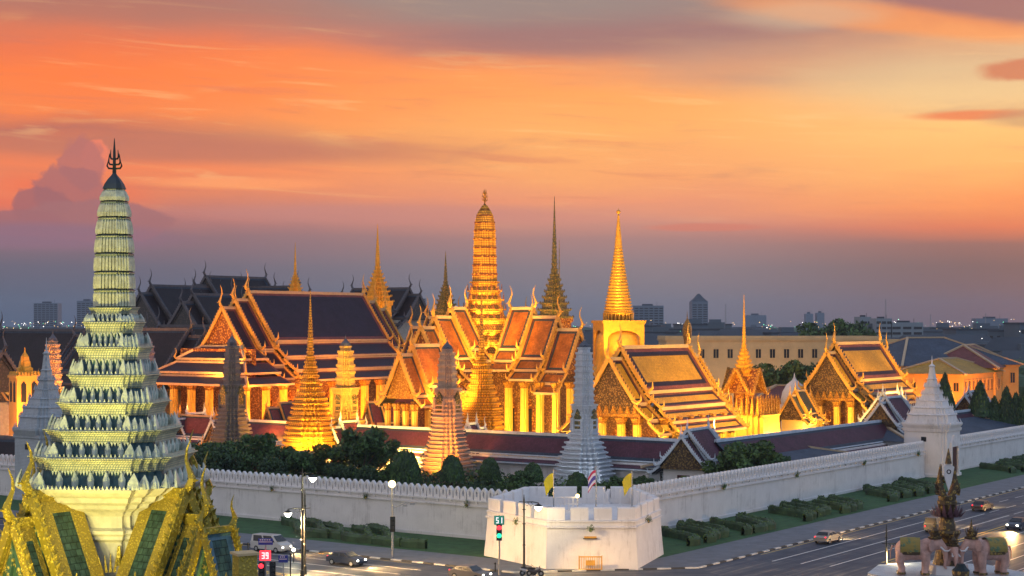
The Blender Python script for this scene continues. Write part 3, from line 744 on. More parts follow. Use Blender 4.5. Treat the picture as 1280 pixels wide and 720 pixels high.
skirt(r, -3.4, -6.6, 9.6, 13.0, 18.2, 16.2, 3.4, (M['navy'], M['maroon']))
skirt(r, -6.6, -9.8, 13.0, 16.6, 15.5, 14.0, 3.4, (M['navy'], M['maroon']))
cols = [(-8.6,y) for y in (-15,-10,-5,0,5,10,15)]+[(x,s*15) for s in (-1,1) for x in range(-3,50,5)]
body(r, I4, -1, 49, 11, 3.0, 15.0, M['wallorn'], 11.2, 1.5, cols, M['creamcol'])
b = MB(M['goldorn']); b.box(-1.6,-1.1,-10.5,10.5,14,21); b.build('gable_wall', r)
arch_windows(r, I4, 11, [2,8,14,20,26,32,38,44], 5, 10.5, -1)

# ---- Royal Pantheon: cruciform hall with a prang on top
pr = thing('cruciform_hall', 'tall golden cross-shaped hall with orange tiled roofs and a golden corncob spire on its crossing', 'temple', (PX(606,325), 325, 0), 0)
XA = Matrix.Rotation(UR+pi, 4, 'Z')      # arm towards -u (left front)
XB = Matrix.Rotation(UR-pi/2, 4, 'Z')    # arm towards -v (right front)
XC = Matrix.Rotation(UR, 4, 'Z'); XD = Matrix.Rotation(UR+pi/2, 4, 'Z')
TP = [(0,27.2,4.4,19.6),(4.4,19.2,6.2,17.4),(6.2,17.0,8.0,15.6)]
for X, secs in ((XA, [(6.6,10.9,-1.7),(11,16,0),(16.2,20,2.0)]), (XB, [(6.6,11.4,-1.7),(11.5,17,0),(17.2,22,2.4)]), (XC, [(6.6,14,0),(14.2,18,2.0)]), (XD, [(6.6,14,0),(14.2,18,2.0)])):
    wing(pr, X, secs, TP, (M['orange'], M['green'], M['maroon']), M['trim'], ends='both', ped=M['goldorn'], border=.8, chofa_h=4.3)
cols = []
for X, L in ((XA,20),(XB,22),(XC,18),(XD,18)):
    b = MB([M['wallorn']], X); b.box(2, L-2, -4.6, 4.6, 3, 17.2); b.build('hall_walls', pr)
    me = bpy.data.meshes.get('pcolumn') or column_mesh(12.2, 1.35, M['creamcol']); me.name = 'pcolumn'
    for x in [L-.8-3.6*k for k in range(4)]:
        for y in (-6.6, 6.6):
            p = X @ Vector((x, y, 3)); child('column', me, pr, p, X.to_euler().z)
    for y in (-2.4, 2.4):
        p = X @ Vector((L-.4, y, 3)); child('column', me, pr, p, X.to_euler().z)
    b = MB(M['cream'], X); b.box(2, L+1.5, -8, 8, 0, 3); b.build('terrace', pr)
    arch_windows(pr, X, 4.6, [6, 10, 14], 4.5, 10, -1); arch_windows(pr, X, 4.6, [6, 10, 14], 4.5, 10, 1)
def spire_rings(px_prof, k=3, f=.5):
    return [(redent(r, f, k), z) for z, r in px_prof]
# crossing tower and golden prang
b = MB([M['goldroof'], M['goldorn']])
b.loft([(redent(7.4,.5,4),3),(redent(7.0,.5,4),12),(redent(7.2,.5,4),12.2),(redent(6.2,.5,4),13),(redent(6.0,.5,4),16.5),(redent(6.4,.5,4),16.9),(redent(6.4,.5,4),17.4)], [0,1,0,0,1,0]); b.build('crossing_tower', pr)
b = MB([M['goldroof'], M['goldorn']])
zc = lambda py, D=325: PZ(py, D)
prof = []
z = 24.0
tiers_ = [(475,72),(455,69),(440,65),(425,61),(412,57),(398,52),(386,47),(374,42),(363,36)]
for i, (py, wpx) in enumerate(tiers_):
    w_ = wpx/2*325/F; z0 = zc(py); z1 = zc(tiers_[i+1][0]) if i < len(tiers_)-1 else zc(352)
    prof += [(z0, w_), (z0+(z1-z0)*.45, w_*.86), (z0+(z1-z0)*.8, w_*.9), (z0+(z1-z0)*.86, w_*1.04), (z1-.02, w_*1.04)]
b.loft(spire_rings(prof, 4, .45), 0, True)
b.build('spire_base', pr)
an = MB(M['goldorn'])
for i, (py, wpx) in enumerate(tiers_[:-1]):
    w_ = wpx/2*325/F; z0 = zc(tiers_[i+1][0])
    for q in range(4):
        an.X = Matrix.Rotation(q*pi/2, 4, 'Z')
        for o_ in (-.72,-.42,-.14,.14,.42,.72):
            rr = w_*(1.0 if abs(o_) < .5 else .82)
            an.loft([([(rr-.1,o_*w_-.22),(rr+.15,o_*w_-.22),(rr+.15,o_*w_+.22),(rr-.1,o_*w_+.22)], z0), ([(rr,o_*w_-.02),(rr+.04,o_*w_-.02),(rr+.04,o_*w_+.02),(rr,o_*w_+.02)], z0+1.25)])
an.X = Matrix(); an.build('crown_trim', pr)
b = MB([M['goldroof'], M['goldorn']]); pf = [];  ys = [352,341,330,319,308,297,287,277,268,261,255]; ws = [32,31,30,29,28.5,28,27,25,20,12,3]
mis = []
for i in range(len(ys)-1):
    w0 = ws[i]/2*325/F*.97; w1 = ws[i+1]/2*325/F*.97; z0 = zc(ys[i]); z1 = zc(ys[i+1]); d = z1-z0
    pf += [(z0, w0), (z0+d*.72, w0*.35+w1*.65), (z0+d*.76, (w1)*1.07), (z0+d*.93, w1*1.07), (z0+d*.95, w1)]
    mis += [0, 1, 1, 1, 0]
b.loft(spire_rings(pf, 4, .42), mis[:-1] + [0], True); b.build('corncob_spire', pr)
b = MB(M['goldfine']); b.tube([(0,0,zc(256)),(0,0,zc(246)),(0,0,zc(236))], [.2,.1,.03], 6)
for q in range(4):
    a = q*pi/2+.4
    for zz, rr in ((252,.55),(248,.45),(244,.3)):
        b.tube([(0,0,zc(zz)),(cos(a)*rr,sin(a)*rr,zc(zz)+.3),(cos(a)*rr*1.1,sin(a)*rr*1.1,zc(zz)+1.1)], [.1,.09,.02], 4)
b.build('finial', pr)

# ---- small gabled portal left of the Pantheon arm
r = thing('gabled_portal', 'small golden pavilion with steep gables standing before the cross-shaped hall, behind the gallery roof', 'pavilion', (PX(500,288), 288, 0), UR)
TS = [(0,20.5,3.3,13.6),(3.3,13.2,4.7,11.8)]
wing(r, I4, [(0,3.4,0),(3.5,11,-1.6)], TS, (M['orange'], M['green'], M['maroon']), M['trim'], ped=M['goldfine'], border=.6, chofa_h=3.4)
cols = [(x,y) for x in (.3,4,8) for y in (-3,3)]+[(.3,-1),(.3,1)]
body(r, I4, 1.5, 10.5, 2.4, 1.2, 11.9, M['wallorn'], 11.0, 1.0, cols, M['creamcol'])

# ---- spires -------------------------------------------------------
def tall_spire(px, D, top, base_py, label, steps, m, name='tiered_spire', wbase=20, rz=UR, k=3, body_w=None, body_m=None, cat='spire', needle=.42, gables=True):
    """tiered mondop/prasat crown: steps receding tiers then a ringed needle. wbase in photo px at base_py"""
    r = thing(name, label, cat, (PX(px,D), D, 0), rz)
    zt, zb = PZ(top, D), PZ(base_py, D); hh = zt-zb; w0 = wbase/2*D/F
    b = MB([m, M['goldorn']]); pf = []; zs = zb; nz = zb+hh*(1-needle)
    for i in range(steps):
        t0, t1 = i/steps, (i+1)/steps
        ww = lambda t_: w0*((1-t_)**1.35*.84+.16)
        z0, z1 = zb+(nz-zb)*t0**.9, zb+(nz-zb)*t1**.9
        pf += [(z0, ww(t0)*1.0), (z0+(z1-z0)*.25, ww(t0)*1.02), (z0+(z1-z0)*.32, ww(t1)*.88), (z1-.03, ww(t1)*.88)]
    b.loft(spire_rings(pf, k, .5)); b.build('tiered_crown', r)
    an = MB(m)
    for i in range(steps-2):
        t0 = i/steps; z0 = zb+(nz-zb)*t0**.9; w_ = w0*((1-t0)**1.35*.84+.16); hz = (nz-zb)/steps*.4
        for q in range(4):
            an.X = Matrix.Rotation(q*pi/2, 4, 'Z')
            for o_ in (-.85,-.5,-.17,.17,.5,.85):
                rr = w_*(.96 if abs(o_) < .55 else .76)
                an.loft([([(rr-.1,o_*w_-w_*.06),(rr+.05,o_*w_-w_*.06),(rr+.05,o_*w_+w_*.06),(rr-.1,o_*w_+w_*.06)], z0+.2), ([(rr,o_*w_-.01),(rr+.02,o_*w_-.01),(rr+.02,o_*w_+.01),(rr,o_*w_+.01)], z0+.2+hz)])
    an.X = Matrix(); an.build('crown_trim', r)
    nd = MB(m); rn = []; nn = 16; wn = w0*.17
    for i in range(nn):
        t_ = i/nn; rr = wn*(1-t_)**1.1+.05; z0 = nz+(zt-nz)*t_**1.0*.97; d = (zt-nz)/nn
        rn += [(circ(rr*1.12,10), z0), (circ(rr*1.12,10), z0+d*.3), (circ(rr*.86,10), z0+d*.4), (circ(rr*.84,10), z0+d*.95)]
    rn.append((circ(.03,10), zt)); nd.loft(rn); nd.smooth = False; nd.build('needle', r)
    if body_w:
        b = MB(body_m or m); w_ = body_w/2*D/F
        b.loft([(redent(w_,.6,3),0),(redent(w_,.6,3),zb-1),(redent(w_*1.12,.6,3),zb-.6),(redent(w_*1.12,.6,3),zb)]); b.build('shaft_hall', r)
    return r
tall_spire(472, 400, 280, 378, 'golden tiered spire rising behind the right end of the navy-roofed hall', 9, M['gold'], wbase=36, needle=.50, body_w=30, body_m=M['gold'])
tall_spire(557, 410, 314, 388, 'smaller dull gold tiered spire just left of the golden corncob spire', 8, M['goldgreen'], wbase=27, needle=.46, body_w=24)
tall_spire(369, 440, 303, 366, 'small bright golden spire peeking above the ridge of the navy-roofed hall', 7, M['gold'], wbase=19, needle=.55, body_w=19)
md = tall_spire(693, 362, 245, 398, 'very tall dark green and gold needle spire between corncob spire and golden stupa', 9, M['goldgreen'], wbase=42, needle=.56, body_w=36, body_m=M['goldorn'])
s2 = MB(M['goldgreen']); s2.tube([(0,0,30),(0,0,PZ(300,372))], [.25,.05], 5); tag(s2.build('thin_mast', None, (PX(699,372),372,0)), 'thin dark mast right beside the tall green and gold needle spire', 'mast')
# prasat with a crown spire and four gable ends (right middle)
ps = tall_spire(930, 322, 368, 470, 'small golden hall with ringed crown spire, between the two mustard-roofed chapels', 8, M['gold'], wbase=27, needle=.58, body_w=22, body_m=M['goldorn'], name='spired_pavilion', cat='pavilion')
g4 = MB([M['goldfine'], M['goldorn']])
for q in range(4):
    g4.X = Matrix.Rotation(q*pi/2, 4, 'Z'); zb = PZ(492, 322)
    for s in (-1, 1):
        barge(g4, (3.4,0,zb+5.0), (3.4,s*2.9,zb), (1,0,0), .5, .3, 0, True, .5)
        slab(g4, (0,0,zb+4.9), (3.3,0,zb+4.9), (0,s*2.8,zb+.2), (3.3,s*2.8,zb+.2), .15, .3, 1, 0)
g4.X = Matrix(); g4.build('gable_roofs', ps)
bb = MB(M['goldfine'])
for j in range(-4, 5):
    for s in (-1, 1):
        for (x, y) in ((j*1.1, s*5.2), (s*5.2, j*1.1)):
            bb.loft([([(x-.3,y-.3),(x+.3,y-.3),(x+.3,y+.3),(x-.3,y+.3)], 8.6), ([(x-.2,y-.2),(x+.2,y-.2),(x+.2,y+.2),(x-.2,y+.2)], 10.4), ([(x-.03,y-.03),(x+.03,y-.03),(x+.03,y+.03),(x-.03,y+.03)], 12.3)])
bb.build('balustrade', ps)
bb = MB(M['creamcol']); bb.loft([(redent(6.3,.6,3),0),(redent(5.8,.6,3),8.2),(redent(6.1,.6,3),8.6)]); bb.build('terrace', ps)

# ---- golden bell stupa
D = 372; K = D/F
r = thing('golden_stupa', 'great golden bell stupa with a smooth ringed cone and square box over the bell', 'stupa', (PX(773,D), D, 0), 0)
b = MB(M['gold']); b.smooth = True
zz = lambda py: PZ(py, D)
b.loft([(circ(41*K,48),0),(circ(41*K,48),zz(500)),(circ(36*K,48),zz(490)),(circ(34*K,48),zz(478)),(circ(34*K,48),zz(474))], cap=False)
b.build('base_rings', r)
b = MB(M['gold']); b.smooth = True
b.loft([(circ(33*K,48),zz(474)),(circ(31*K,48),zz(462)),(circ(29.5*K,48),zz(445)),(circ(28.5*K,48),zz(430)),(circ(26.5*K,48),zz(420)),(circ(22*K,48),zz(413.5))]); b.build('bell', r)
b = MB(M['gold']); X = Matrix.Rotation(UR+.25, 4, 'Z')
b.X = Matrix.Rotation(radians(12), 4, 'Z'); hw = 26*K
b.box(-hw,hw,-hw,hw,zz(413),zz(404)); b.box(-hw*1.07,hw*1.07,-hw*1.07,hw*1.07,zz(404),zz(400.5))
for q in range(4):      # slim piers at the corners carrying the box, framing the bell like arches
    b.X = Matrix.Rotation(radians(12)+q*pi/2, 4, 'Z'); b.box(hw-.9,hw,hw-.9,hw,zz(476),zz(413)-.01)
    n = 12
    for j in range(n):
        a0 = pi*j/n; a1 = pi*(j+1)/n; f_ = lambda a: (cos(a)*(hw-.9), zz(424)+sin(a)*(zz(413)-zz(424)))
        (x0,z0),(x1,z1) = f_(a0), f_(a1)
        b.face([(hw-.1,x0,z0),(hw-.1,x1,z1),(hw-.1,x1,zz(412.5)),(hw-.1,x0,zz(412.5))])
b.X = Matrix(); b.build('harmika', r)
b = MB(M['gold']); b.smooth = True
b.loft([(circ(17*K,32),zz(400.5)),(circ(17*K,32),zz(393)),(circ(19.5*K,32),zz(392)),(circ(19.5*K,32),zz(390.5))]); b.build('spire_collar', r)
for k in range(22):
    pass
b = MB(M['gold'])
for j in range(24):
    a = 2*pi*j/24; b.tube([(cos(a)*18.2*K, sin(a)*18.2*K, zz(400.5)), (cos(a)*18.2*K, sin(a)*18.2*K, zz(392))], .22, 5)
b.build('colonnettes', r)
b = MB(M['gold']); b.smooth = True; rg = []; N = 22; y0, y1 = 390.5, 306
for i in range(N):
    t0 = i/N; rr = (18.6*(1-t0)**1.12+4.6*t0)*K; za = zz(y0+(y1-y0)*t0); zb_ = zz(y0+(y1-y0)*(i+1)/N); d = zb_-za
    rg += [(circ(rr*.90,32), za), (circ(rr*1.0,32), za+d*.25), (circ(rr*1.0,32), za+d*.6), (circ(rr*.88,32), za+d*.85)]
rg += [(circ(4.6*K,32), zz(305)), (circ(1.2*K,32), zz(270)), (circ(1.0*K,32), zz(268))]
b.loft(rg); b.ball((0,0,zz(265)), .5); b.tube([(0,0,zz(265)),(0,0,zz(260))], [.15,.03]); b.build('ringed_cone', r)

# ---- slim golden redented chedis
def chedi(px, D, prof, label, m, k=4, f=.4, rz=UR, name='golden_chedi', upper=None, topneedle=None):
    r = thing(name, label, 'stupa', (PX(px,D), D, 0), rz); kk = D/F
    b = MB([m, M['goldorn']]); pf = []
    for i in range(len(prof)-1):
        (y0, w0), (y1, w1) = prof[i], prof[i+1]
        n = max(1, round((y0-y1)/6)); 
        for j in range(n):
            ya = y0+(y1-y0)*j/n; yb = y0+(y1-y0)*(j+1)/n; wa = w0+(w1-w0)*j/n; wb = w0+(w1-w0)*(j+1)/n
            za, zb_ = PZ(ya,D), PZ(yb,D); d = zb_-za
            pf += [(za, wa/2*kk), (za+d*.22, wa/2*kk), (za+d*.3, wb/2*kk*.92), (za+d*.72, wb/2*kk*.90), (za+d*.8, wb/2*kk*1.03), (za+d*.99, wb/2*kk*1.03)]
    b.loft([(redent(w_, f, k), z_) for z_, w_ in pf]); b.build('stepped_body', r)
    ny, nw, nt = topneedle
    nd = MB(m); rn = []; n = 18
    for i in range(n):
        t0 = i/n; rr = (nw/2*(1-t0)**1.25)*kk+.05; za = PZ(ny+(nt-ny)*t0, D); zb_ = PZ(ny+(nt-ny)*(i+1)/n, D); d = zb_-za
        rn += [(circ(rr*1.1,12), za), (circ(rr*1.1,12), za+d*.4), (circ(rr*.82,12), za+d*.5), (circ(rr*.8,12), za+d*.97)]
    rn.append((circ(.02,12), PZ(nt,D))); nd.loft(rn); nd.build('ringed_needle', r)
    return r
chedi(388, 292, [(560,72),(545,66),(522,56),(515,50),(498,42),(485,30),(470,22),(458,17),(447,13),(440,9)], 'slender golden stepped stupa with a very thin needle, in front of the navy-roofed hall', M['goldroof'], topneedle=(441,8.5,363))
chedi(602, 292, [(565,64),(545,58),(527,54),(515,50),(505,46),(490,36),(475,28),(462,26),(455,22),(448,13),(440,9)], 'golden stepped stupa standing before the crossing of the orange-roofed hall', M['goldroof'], topneedle=(441,8,366))

# ---- porcelain prangs
def prang(px, D, prof, label, m, topm=None, rz=UR, niche=None, k=3, f=.45):
    r = thing('porcelain_prang', label, 'prang', (PX(px,D), D, 0), rz, None); kk = D/F
    b = MB(m); pf = []
    ybody = niche[0]
    for i in range(len(prof)-1):
        (y0, w0), (y1, w1) = prof[i], prof[i+1]
        st = 5.2 if y0 > ybody else 7.5
        n = max(1, round((y0-y1)/st)); 
        for j in range(n):
            ya = y0+(y1-y0)*j/n; yb = y0+(y1-y0)*(j+1)/n; wa = w0+(w1-w0)*j/n; wb = w0+(w1-w0)*(j+1)/n
            za, zb_ = PZ(ya,D), PZ(yb,D); d = zb_-za
            pf += [(za, wb/2*kk*.95), (za+d*.55, wb/2*kk*.93), (za+d*.65, wb/2*kk*1.05), (za+d*.97, wb/2*kk*1.05)]
    b.loft([(redent(w_, f, k), z_) for z_, w_ in pf]); b.build('tower', r)
    tp = MB(topm or M['prangdark']); y1, w1 = prof[-1]
    tp.loft([(circ(w1/2*kk*.95,16), PZ(y1,D)), (circ(w1/2*kk*.85,16), PZ(y1-3,D)), (circ(w1/2*kk*.4,16), PZ(y1-6,D)), (circ(.08,16), PZ(y1-9,D))]); tp.tube([(0,0,PZ(y1-8,D)),(0,0,PZ(y1-14,D))], [.1,.02], 5); tp.build('cap', r)
    yn0, yn1, wn = niche
    for q in range(4):
        nb = MB([M['goldgreen'], m]); nb.X = Matrix.Rotation(q*pi/2, 4, 'Z'); w_ = wn/2*kk; za, zb_ = PZ(yn0,D), PZ(yn1,D); d = zb_-za
        nb.box(w_*.9, w_*1.06, -w_*.28, w_*.28, za+d*.1, za+d*.62)
        nb.loft([([(w_*.9,-w_*.36),(w_*1.12,-w_*.36),(w_*1.12,w_*.36),(w_*.9,w_*.36)], za+d*.62), ([(w_*.9,-.03),(w_*1.12,-.03),(w_*1.12,.03),(w_*.9,.03)], za+d*1.05)], 0)
        for s in (-1,1): nb.box(w_*.9, w_*1.14, s*w_*.4-.12, s*w_*.4+.12, za, za+d*.62, 1)
        nb.build('niche', r)
    return r
pw = [(618,84),(606,78),(590,70),(570,58),(552,44),(546,36),(530,31),(510,27),(505,31),(500,24),(470,22.5),(440,19.5),(434,15)]
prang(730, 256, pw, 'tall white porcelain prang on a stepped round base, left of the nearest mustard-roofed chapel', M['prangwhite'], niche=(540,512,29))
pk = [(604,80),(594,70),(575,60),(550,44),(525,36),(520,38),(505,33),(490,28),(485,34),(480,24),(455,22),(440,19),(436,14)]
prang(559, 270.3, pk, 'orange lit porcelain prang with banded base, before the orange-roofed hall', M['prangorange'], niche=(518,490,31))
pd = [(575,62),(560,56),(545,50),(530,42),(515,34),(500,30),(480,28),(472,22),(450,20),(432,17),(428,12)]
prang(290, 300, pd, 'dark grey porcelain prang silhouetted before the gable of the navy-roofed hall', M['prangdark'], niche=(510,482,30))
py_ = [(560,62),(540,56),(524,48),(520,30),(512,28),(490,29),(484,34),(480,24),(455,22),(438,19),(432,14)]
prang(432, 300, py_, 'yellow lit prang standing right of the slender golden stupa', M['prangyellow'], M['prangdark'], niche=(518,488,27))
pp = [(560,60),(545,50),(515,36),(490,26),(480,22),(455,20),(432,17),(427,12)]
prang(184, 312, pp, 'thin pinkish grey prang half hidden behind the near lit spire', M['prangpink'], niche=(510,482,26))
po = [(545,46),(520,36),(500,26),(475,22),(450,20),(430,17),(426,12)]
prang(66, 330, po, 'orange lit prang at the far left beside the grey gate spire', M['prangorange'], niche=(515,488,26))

# ================================================================== GALLERY around the temple court
def gallery(label, a, b_, name='cloister_gallery'):
    a = Vector(a); b_ = Vector(b_); L = (b_-a).length; rz = atan2(b_.y-a.y, b_.x-a.x)
    r = thing(name, label, 'gallery', (a.x, a.y, 0), rz)
    for ti, (y0,z0,y1,z1) in enumerate([(0,8.0,3.4,4.9),(3.3,4.6,5.0,3.7)]):
        b = MB([M['plum'], M['teal'], M['trimpale']])
        for s in (-1, 1):
            slab(b, (0,s*y0,z0), (L,s*y0,z0), (0,s*y1,z1), (L,s*y1,z1), .18, .7 if ti == 0 else .3, 0, 1)
            b.beam((0,s*y1,z1-.05), (L,s*y1,z1-.05), .18, .2, 2)
        if ti == 0: b.beam((0,0,z0+.1), (L,0,z0+.1), .5, .45, 2)
        b.build('roof_tier', r)
    w = MB(M['white']); w.box(0, L, -3.9, -3.5, 0, 4.6); w.box(0, L, 3.5, 3.7, 0, 4.6); w.build('gallery_wall', r)
    n = int(L/4); me = bpy.data.meshes.get('gcolumn') or column_mesh(4.2, .5, M['white']); me.name = 'gcolumn'
    for k in range(n): child('column', me, r, (2+k*4, 4.4, 0))
    return r
GC = (30.0, 252.0)
gp = lambda u, v: (GC[0]+U.x*u+Vv.x*v, GC[1]+U.y*u+Vv.y*v)
gallery('long plum-roofed cloister gallery with pale ridge running left to right behind the white prang', gp(0,46), gp(0,3))
gallery('plum-roofed cloister gallery stretch behind the orange lit prang and the dark trees', gp(0,70), gp(0,52))
gallery('plum-roofed cloister gallery stretch behind the trees below the slender golden stupa', gp(0,99), gp(0,76))
gallery('farthest left stretch of plum-roofed cloister gallery below the dark grey prang', gp(0,150), gp(0,105))
gallery('plum-roofed cloister gallery running up towards the twin gate roofs in front of the mustard chapels', gp(2,0), gp(68,0))
gallery('last plum-roofed cloister gallery stretch seen behind the spired gate tower', gp(80,0), gp(125,0))
def porch(loc, rz, label, L=8, zr=9.2, hw=3.2, trim='trimpale', ms=('plum','teal'), body_m='white', grp=None, cat='gatehouse', name='gate_porch'):
    r = thing(name, label, cat, (*loc, 0), rz, grp)
    T_ = [(0,zr,hw,zr-4.3),(hw,zr-4.6,hw+1.3,zr-5.5)]
    wing(r, I4, [(2.4,L-2.4,0),(0,2.3,.9),(L-2.3,L,.9)], T_, (M[ms[0]], M[ms[1]]), M[trim], .62, ped=M['dkped'], border=.4, chofa_h=1.9, pedinset=.3)
    b = MB(M[body_m]); b.box(.8, L-.8, -hw+.3, hw-.3, 0, zr-4.4); b.build('hall_walls', r)
    d = MB(M['door']); d.box(.7,.8,-1,1,0,3.4); d.build('door', r)
    return r
porch((PX(852,247),247), UR+.12, 'dark gable-ended gate porch with pale edges at the bend of the cloister gallery', 13, 9.9, 3.6)
porch(gp(2,49), UR+pi/2-pi/2, 'small dark gable porch set into the gallery left of the orange lit prang', 7, 8.8, 2.6)
porch(gp(-4,72.5), UR, 'small dark gable porch in the gallery behind the trees, right of the slender golden stupa', 9, 8.6, 2.6)
porch(gp(-4,102), UR, 'small dark gable porch in the gallery just left of the slender golden stupa', 9, 8.8, 2.6)
porch(gp(-3,112), UR, 'small dark gable porch in the gallery at the foot of the dark grey prang', 9, 8.8, 2.6)
porch(gp(66,0), UR, 'nearer of two dark-tiled gate roofs with pale edges left of the white spired gate', 12, 12.2, 3.4)
porch((PX(1098,330),330), UR, 'farther of two dark-tiled gate roofs with pale edges left of the white spired gate', 12, 12.0, 3.4)
porch((PX(1206,352),352), UR, 'dark-tiled gate roof with pale edges right of the white spired gate', 12, 11.5, 3.6)
# small lit structures between gallery and halls
def small_hall(px, D, L, zr, hw, label, ms=('maroon','green'), trim='trim', rz=UR):
    return porch((PX(px,D),D), rz, label, L, zr, hw, trim, ms, 'cream', name='small_hall', cat='pavilion')
small_hall(215, 318, 14, 8.5, 2.6, 'small orange lit roofed hall under the left end of the navy-roofed hall', rz=UR-pi/2)
small_hall(335, 312, 12, 11.0, 3.6, 'small orange lit hall left of the slender golden stupa', rz=UR-.4)
small_hall(460, 305, 11, 12.4, 3.8, 'small orange lit hall right of the yellow lit prang', rz=UR-.6)
small_hall(988, 330, 9, 12.5, 2.6, 'little golden gabled hall right of the crown-spired hall', ms=('green','green'))
small_hall(-4, 345, 13, 14.5, 4.4, 'amber lit hall with a dark roof at the extreme left edge, behind the orange pavilion', ms=('darkpal','green'))
small_hall(98, 338, 14, 14.0, 4.2, 'amber lit hall with a dark roof between the orange prang and the near lit spire', ms=('darkpal','green'))
# white domed pavilion
r = thing('domed_pavilion', 'white domed pavilion behind the little golden gabled hall', 'pavilion', (PX(993,362),362,0), 0); kd = 362/F
b = MB(M['white']); b.loft([(circ(17*kd,8),0),(circ(17*kd,8),PZ(512,362)),(circ(20*kd,8),PZ(510,362)),(circ(20*kd,8),PZ(506,362))]); b.build('drum', r)
b = MB(M['white']); b.smooth = True
b.loft([(circ(16*kd,24),PZ(506,362)),(circ(17*kd,24),PZ(500,362)),(circ(15*kd,24),PZ(490,362)),(circ(10*kd,24),PZ(481,362)),(circ(3*kd,24),PZ(475,362)),(circ(1*kd,24),PZ(471,362)),(circ(.2*kd,24),PZ(466,362))]); b.build('dome', r)
# orange stupa house at far left
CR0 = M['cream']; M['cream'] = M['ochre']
r = thing('bell_pavilion', 'orange lit square pavilion topped by a small stupa at the far left', 'pavilion', (PX(31,300),300,0), UR-.35); k3 = 300/F
b = MB([M['cream'], M['winblack']]); b.box(-15*k3,15*k3,-15*k3,15*k3,0,PZ(472,300)); b.box(-16.5*k3,16.5*k3,-16.5*k3,16.5*k3,PZ(472,300),PZ(469,300)); b.build('hall_walls', r)
for q in range(4):
    for o_ in (-6.5, 6.5):
        b = MB(M['winblack']); b.X = Matrix.Rotation(q*pi/2, 4, 'Z'); w_ = 15*k3
        b.box(w_, w_+.08, o_*k3-.45, o_*k3+.45, PZ(502,300), PZ(480,300)); b.loft([([(w_,o_*k3-.45),(w_+.08,o_*k3-.45),(w_+.08,o_*k3+.45),(w_,o_*k3+.45)],PZ(480,300)),([(w_,o_*k3-.05),(w_+.08,o_*k3-.05),(w_+.08,o_*k3+.05),(w_,o_*k3+.05)],PZ(476,300))]); b.build('window', r)
b = MB(M['gold']); b.loft([(redent(a_*k3,.5,2), PZ(y_,300)) for y_, a_ in ((469,13),(465,12),(464,9),(460,9),(459,7),(452,6),(450,5),(446,4.5),(440,1),(434,.3))]); b.build('crown', r)
b = MB(M['gold'])
for q in range(4):
    b.X = Matrix.Rotation(q*pi/2, 4, 'Z')
    for j in range(-3,4): b.loft([([(14*k3,j*4*k3-.25),(14*k3+.3,j*4*k3-.25),(14*k3+.3,j*4*k3+.25),(14*k3,j*4*k3+.25)],PZ(469,300)),([(14*k3,j*4*k3),(14*k3+.1,j*4*k3),(14*k3+.1,j*4*k3+.1),(14*k3,j*4*k3+.1)],PZ(464,300))])
b.X = Matrix(); b.build('crown_trim', r)

M['cream'] = CR0
# ================================================================== DARK PALACE at back left
def dark_hall(px, D, L, zr, hw, label, rz, drop=2.2, nsec=2, ze=None):
    r = thing('palace_hall', label, 'palace', (PX(px,D), D, 0), rz)
    T_ = [(0,zr,hw,zr-hw*1.15),(hw,zr-hw*1.15-.5,hw*1.35,zr-hw*1.45),(hw*1.35,zr-hw*1.5,hw*1.7,zr-hw*1.72)]
    secs = [(4*i if i else 0, L-4*i if i else L, drop*(nsec-1-i)) for i in range(nsec)]
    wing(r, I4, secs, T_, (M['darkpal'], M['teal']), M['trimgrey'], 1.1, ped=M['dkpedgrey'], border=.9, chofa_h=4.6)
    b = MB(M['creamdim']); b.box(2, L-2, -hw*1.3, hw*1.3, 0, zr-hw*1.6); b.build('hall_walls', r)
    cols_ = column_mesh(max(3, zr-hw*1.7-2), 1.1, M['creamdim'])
    for y in (-hw*1.2, -hw*.4, hw*.4, hw*1.2): child('column', cols_, r, (.6, y, 2))
    return r
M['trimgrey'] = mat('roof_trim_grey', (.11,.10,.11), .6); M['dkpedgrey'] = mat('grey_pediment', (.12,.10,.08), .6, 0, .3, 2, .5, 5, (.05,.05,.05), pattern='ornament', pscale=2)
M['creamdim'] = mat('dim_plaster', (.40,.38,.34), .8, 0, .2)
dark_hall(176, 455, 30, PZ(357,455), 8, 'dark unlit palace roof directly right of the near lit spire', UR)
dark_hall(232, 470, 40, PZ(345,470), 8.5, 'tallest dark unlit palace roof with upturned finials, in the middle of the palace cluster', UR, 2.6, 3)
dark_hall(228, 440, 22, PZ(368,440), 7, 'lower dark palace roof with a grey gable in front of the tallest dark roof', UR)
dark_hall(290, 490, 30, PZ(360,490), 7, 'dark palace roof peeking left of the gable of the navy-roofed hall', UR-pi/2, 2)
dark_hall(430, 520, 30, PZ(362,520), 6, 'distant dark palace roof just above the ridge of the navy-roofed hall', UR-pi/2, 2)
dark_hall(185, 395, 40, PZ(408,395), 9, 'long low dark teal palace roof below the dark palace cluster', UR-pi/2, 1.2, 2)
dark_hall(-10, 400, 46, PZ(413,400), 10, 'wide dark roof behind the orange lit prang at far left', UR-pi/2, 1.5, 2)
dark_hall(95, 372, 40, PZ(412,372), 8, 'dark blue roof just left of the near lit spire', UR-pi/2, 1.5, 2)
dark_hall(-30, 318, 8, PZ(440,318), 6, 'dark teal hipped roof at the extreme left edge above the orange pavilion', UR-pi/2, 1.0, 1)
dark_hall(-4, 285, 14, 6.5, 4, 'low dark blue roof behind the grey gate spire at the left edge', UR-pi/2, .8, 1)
for (px, D, lab) in ((232, 415, 'left'), (245, 415, 'right')):
    pass

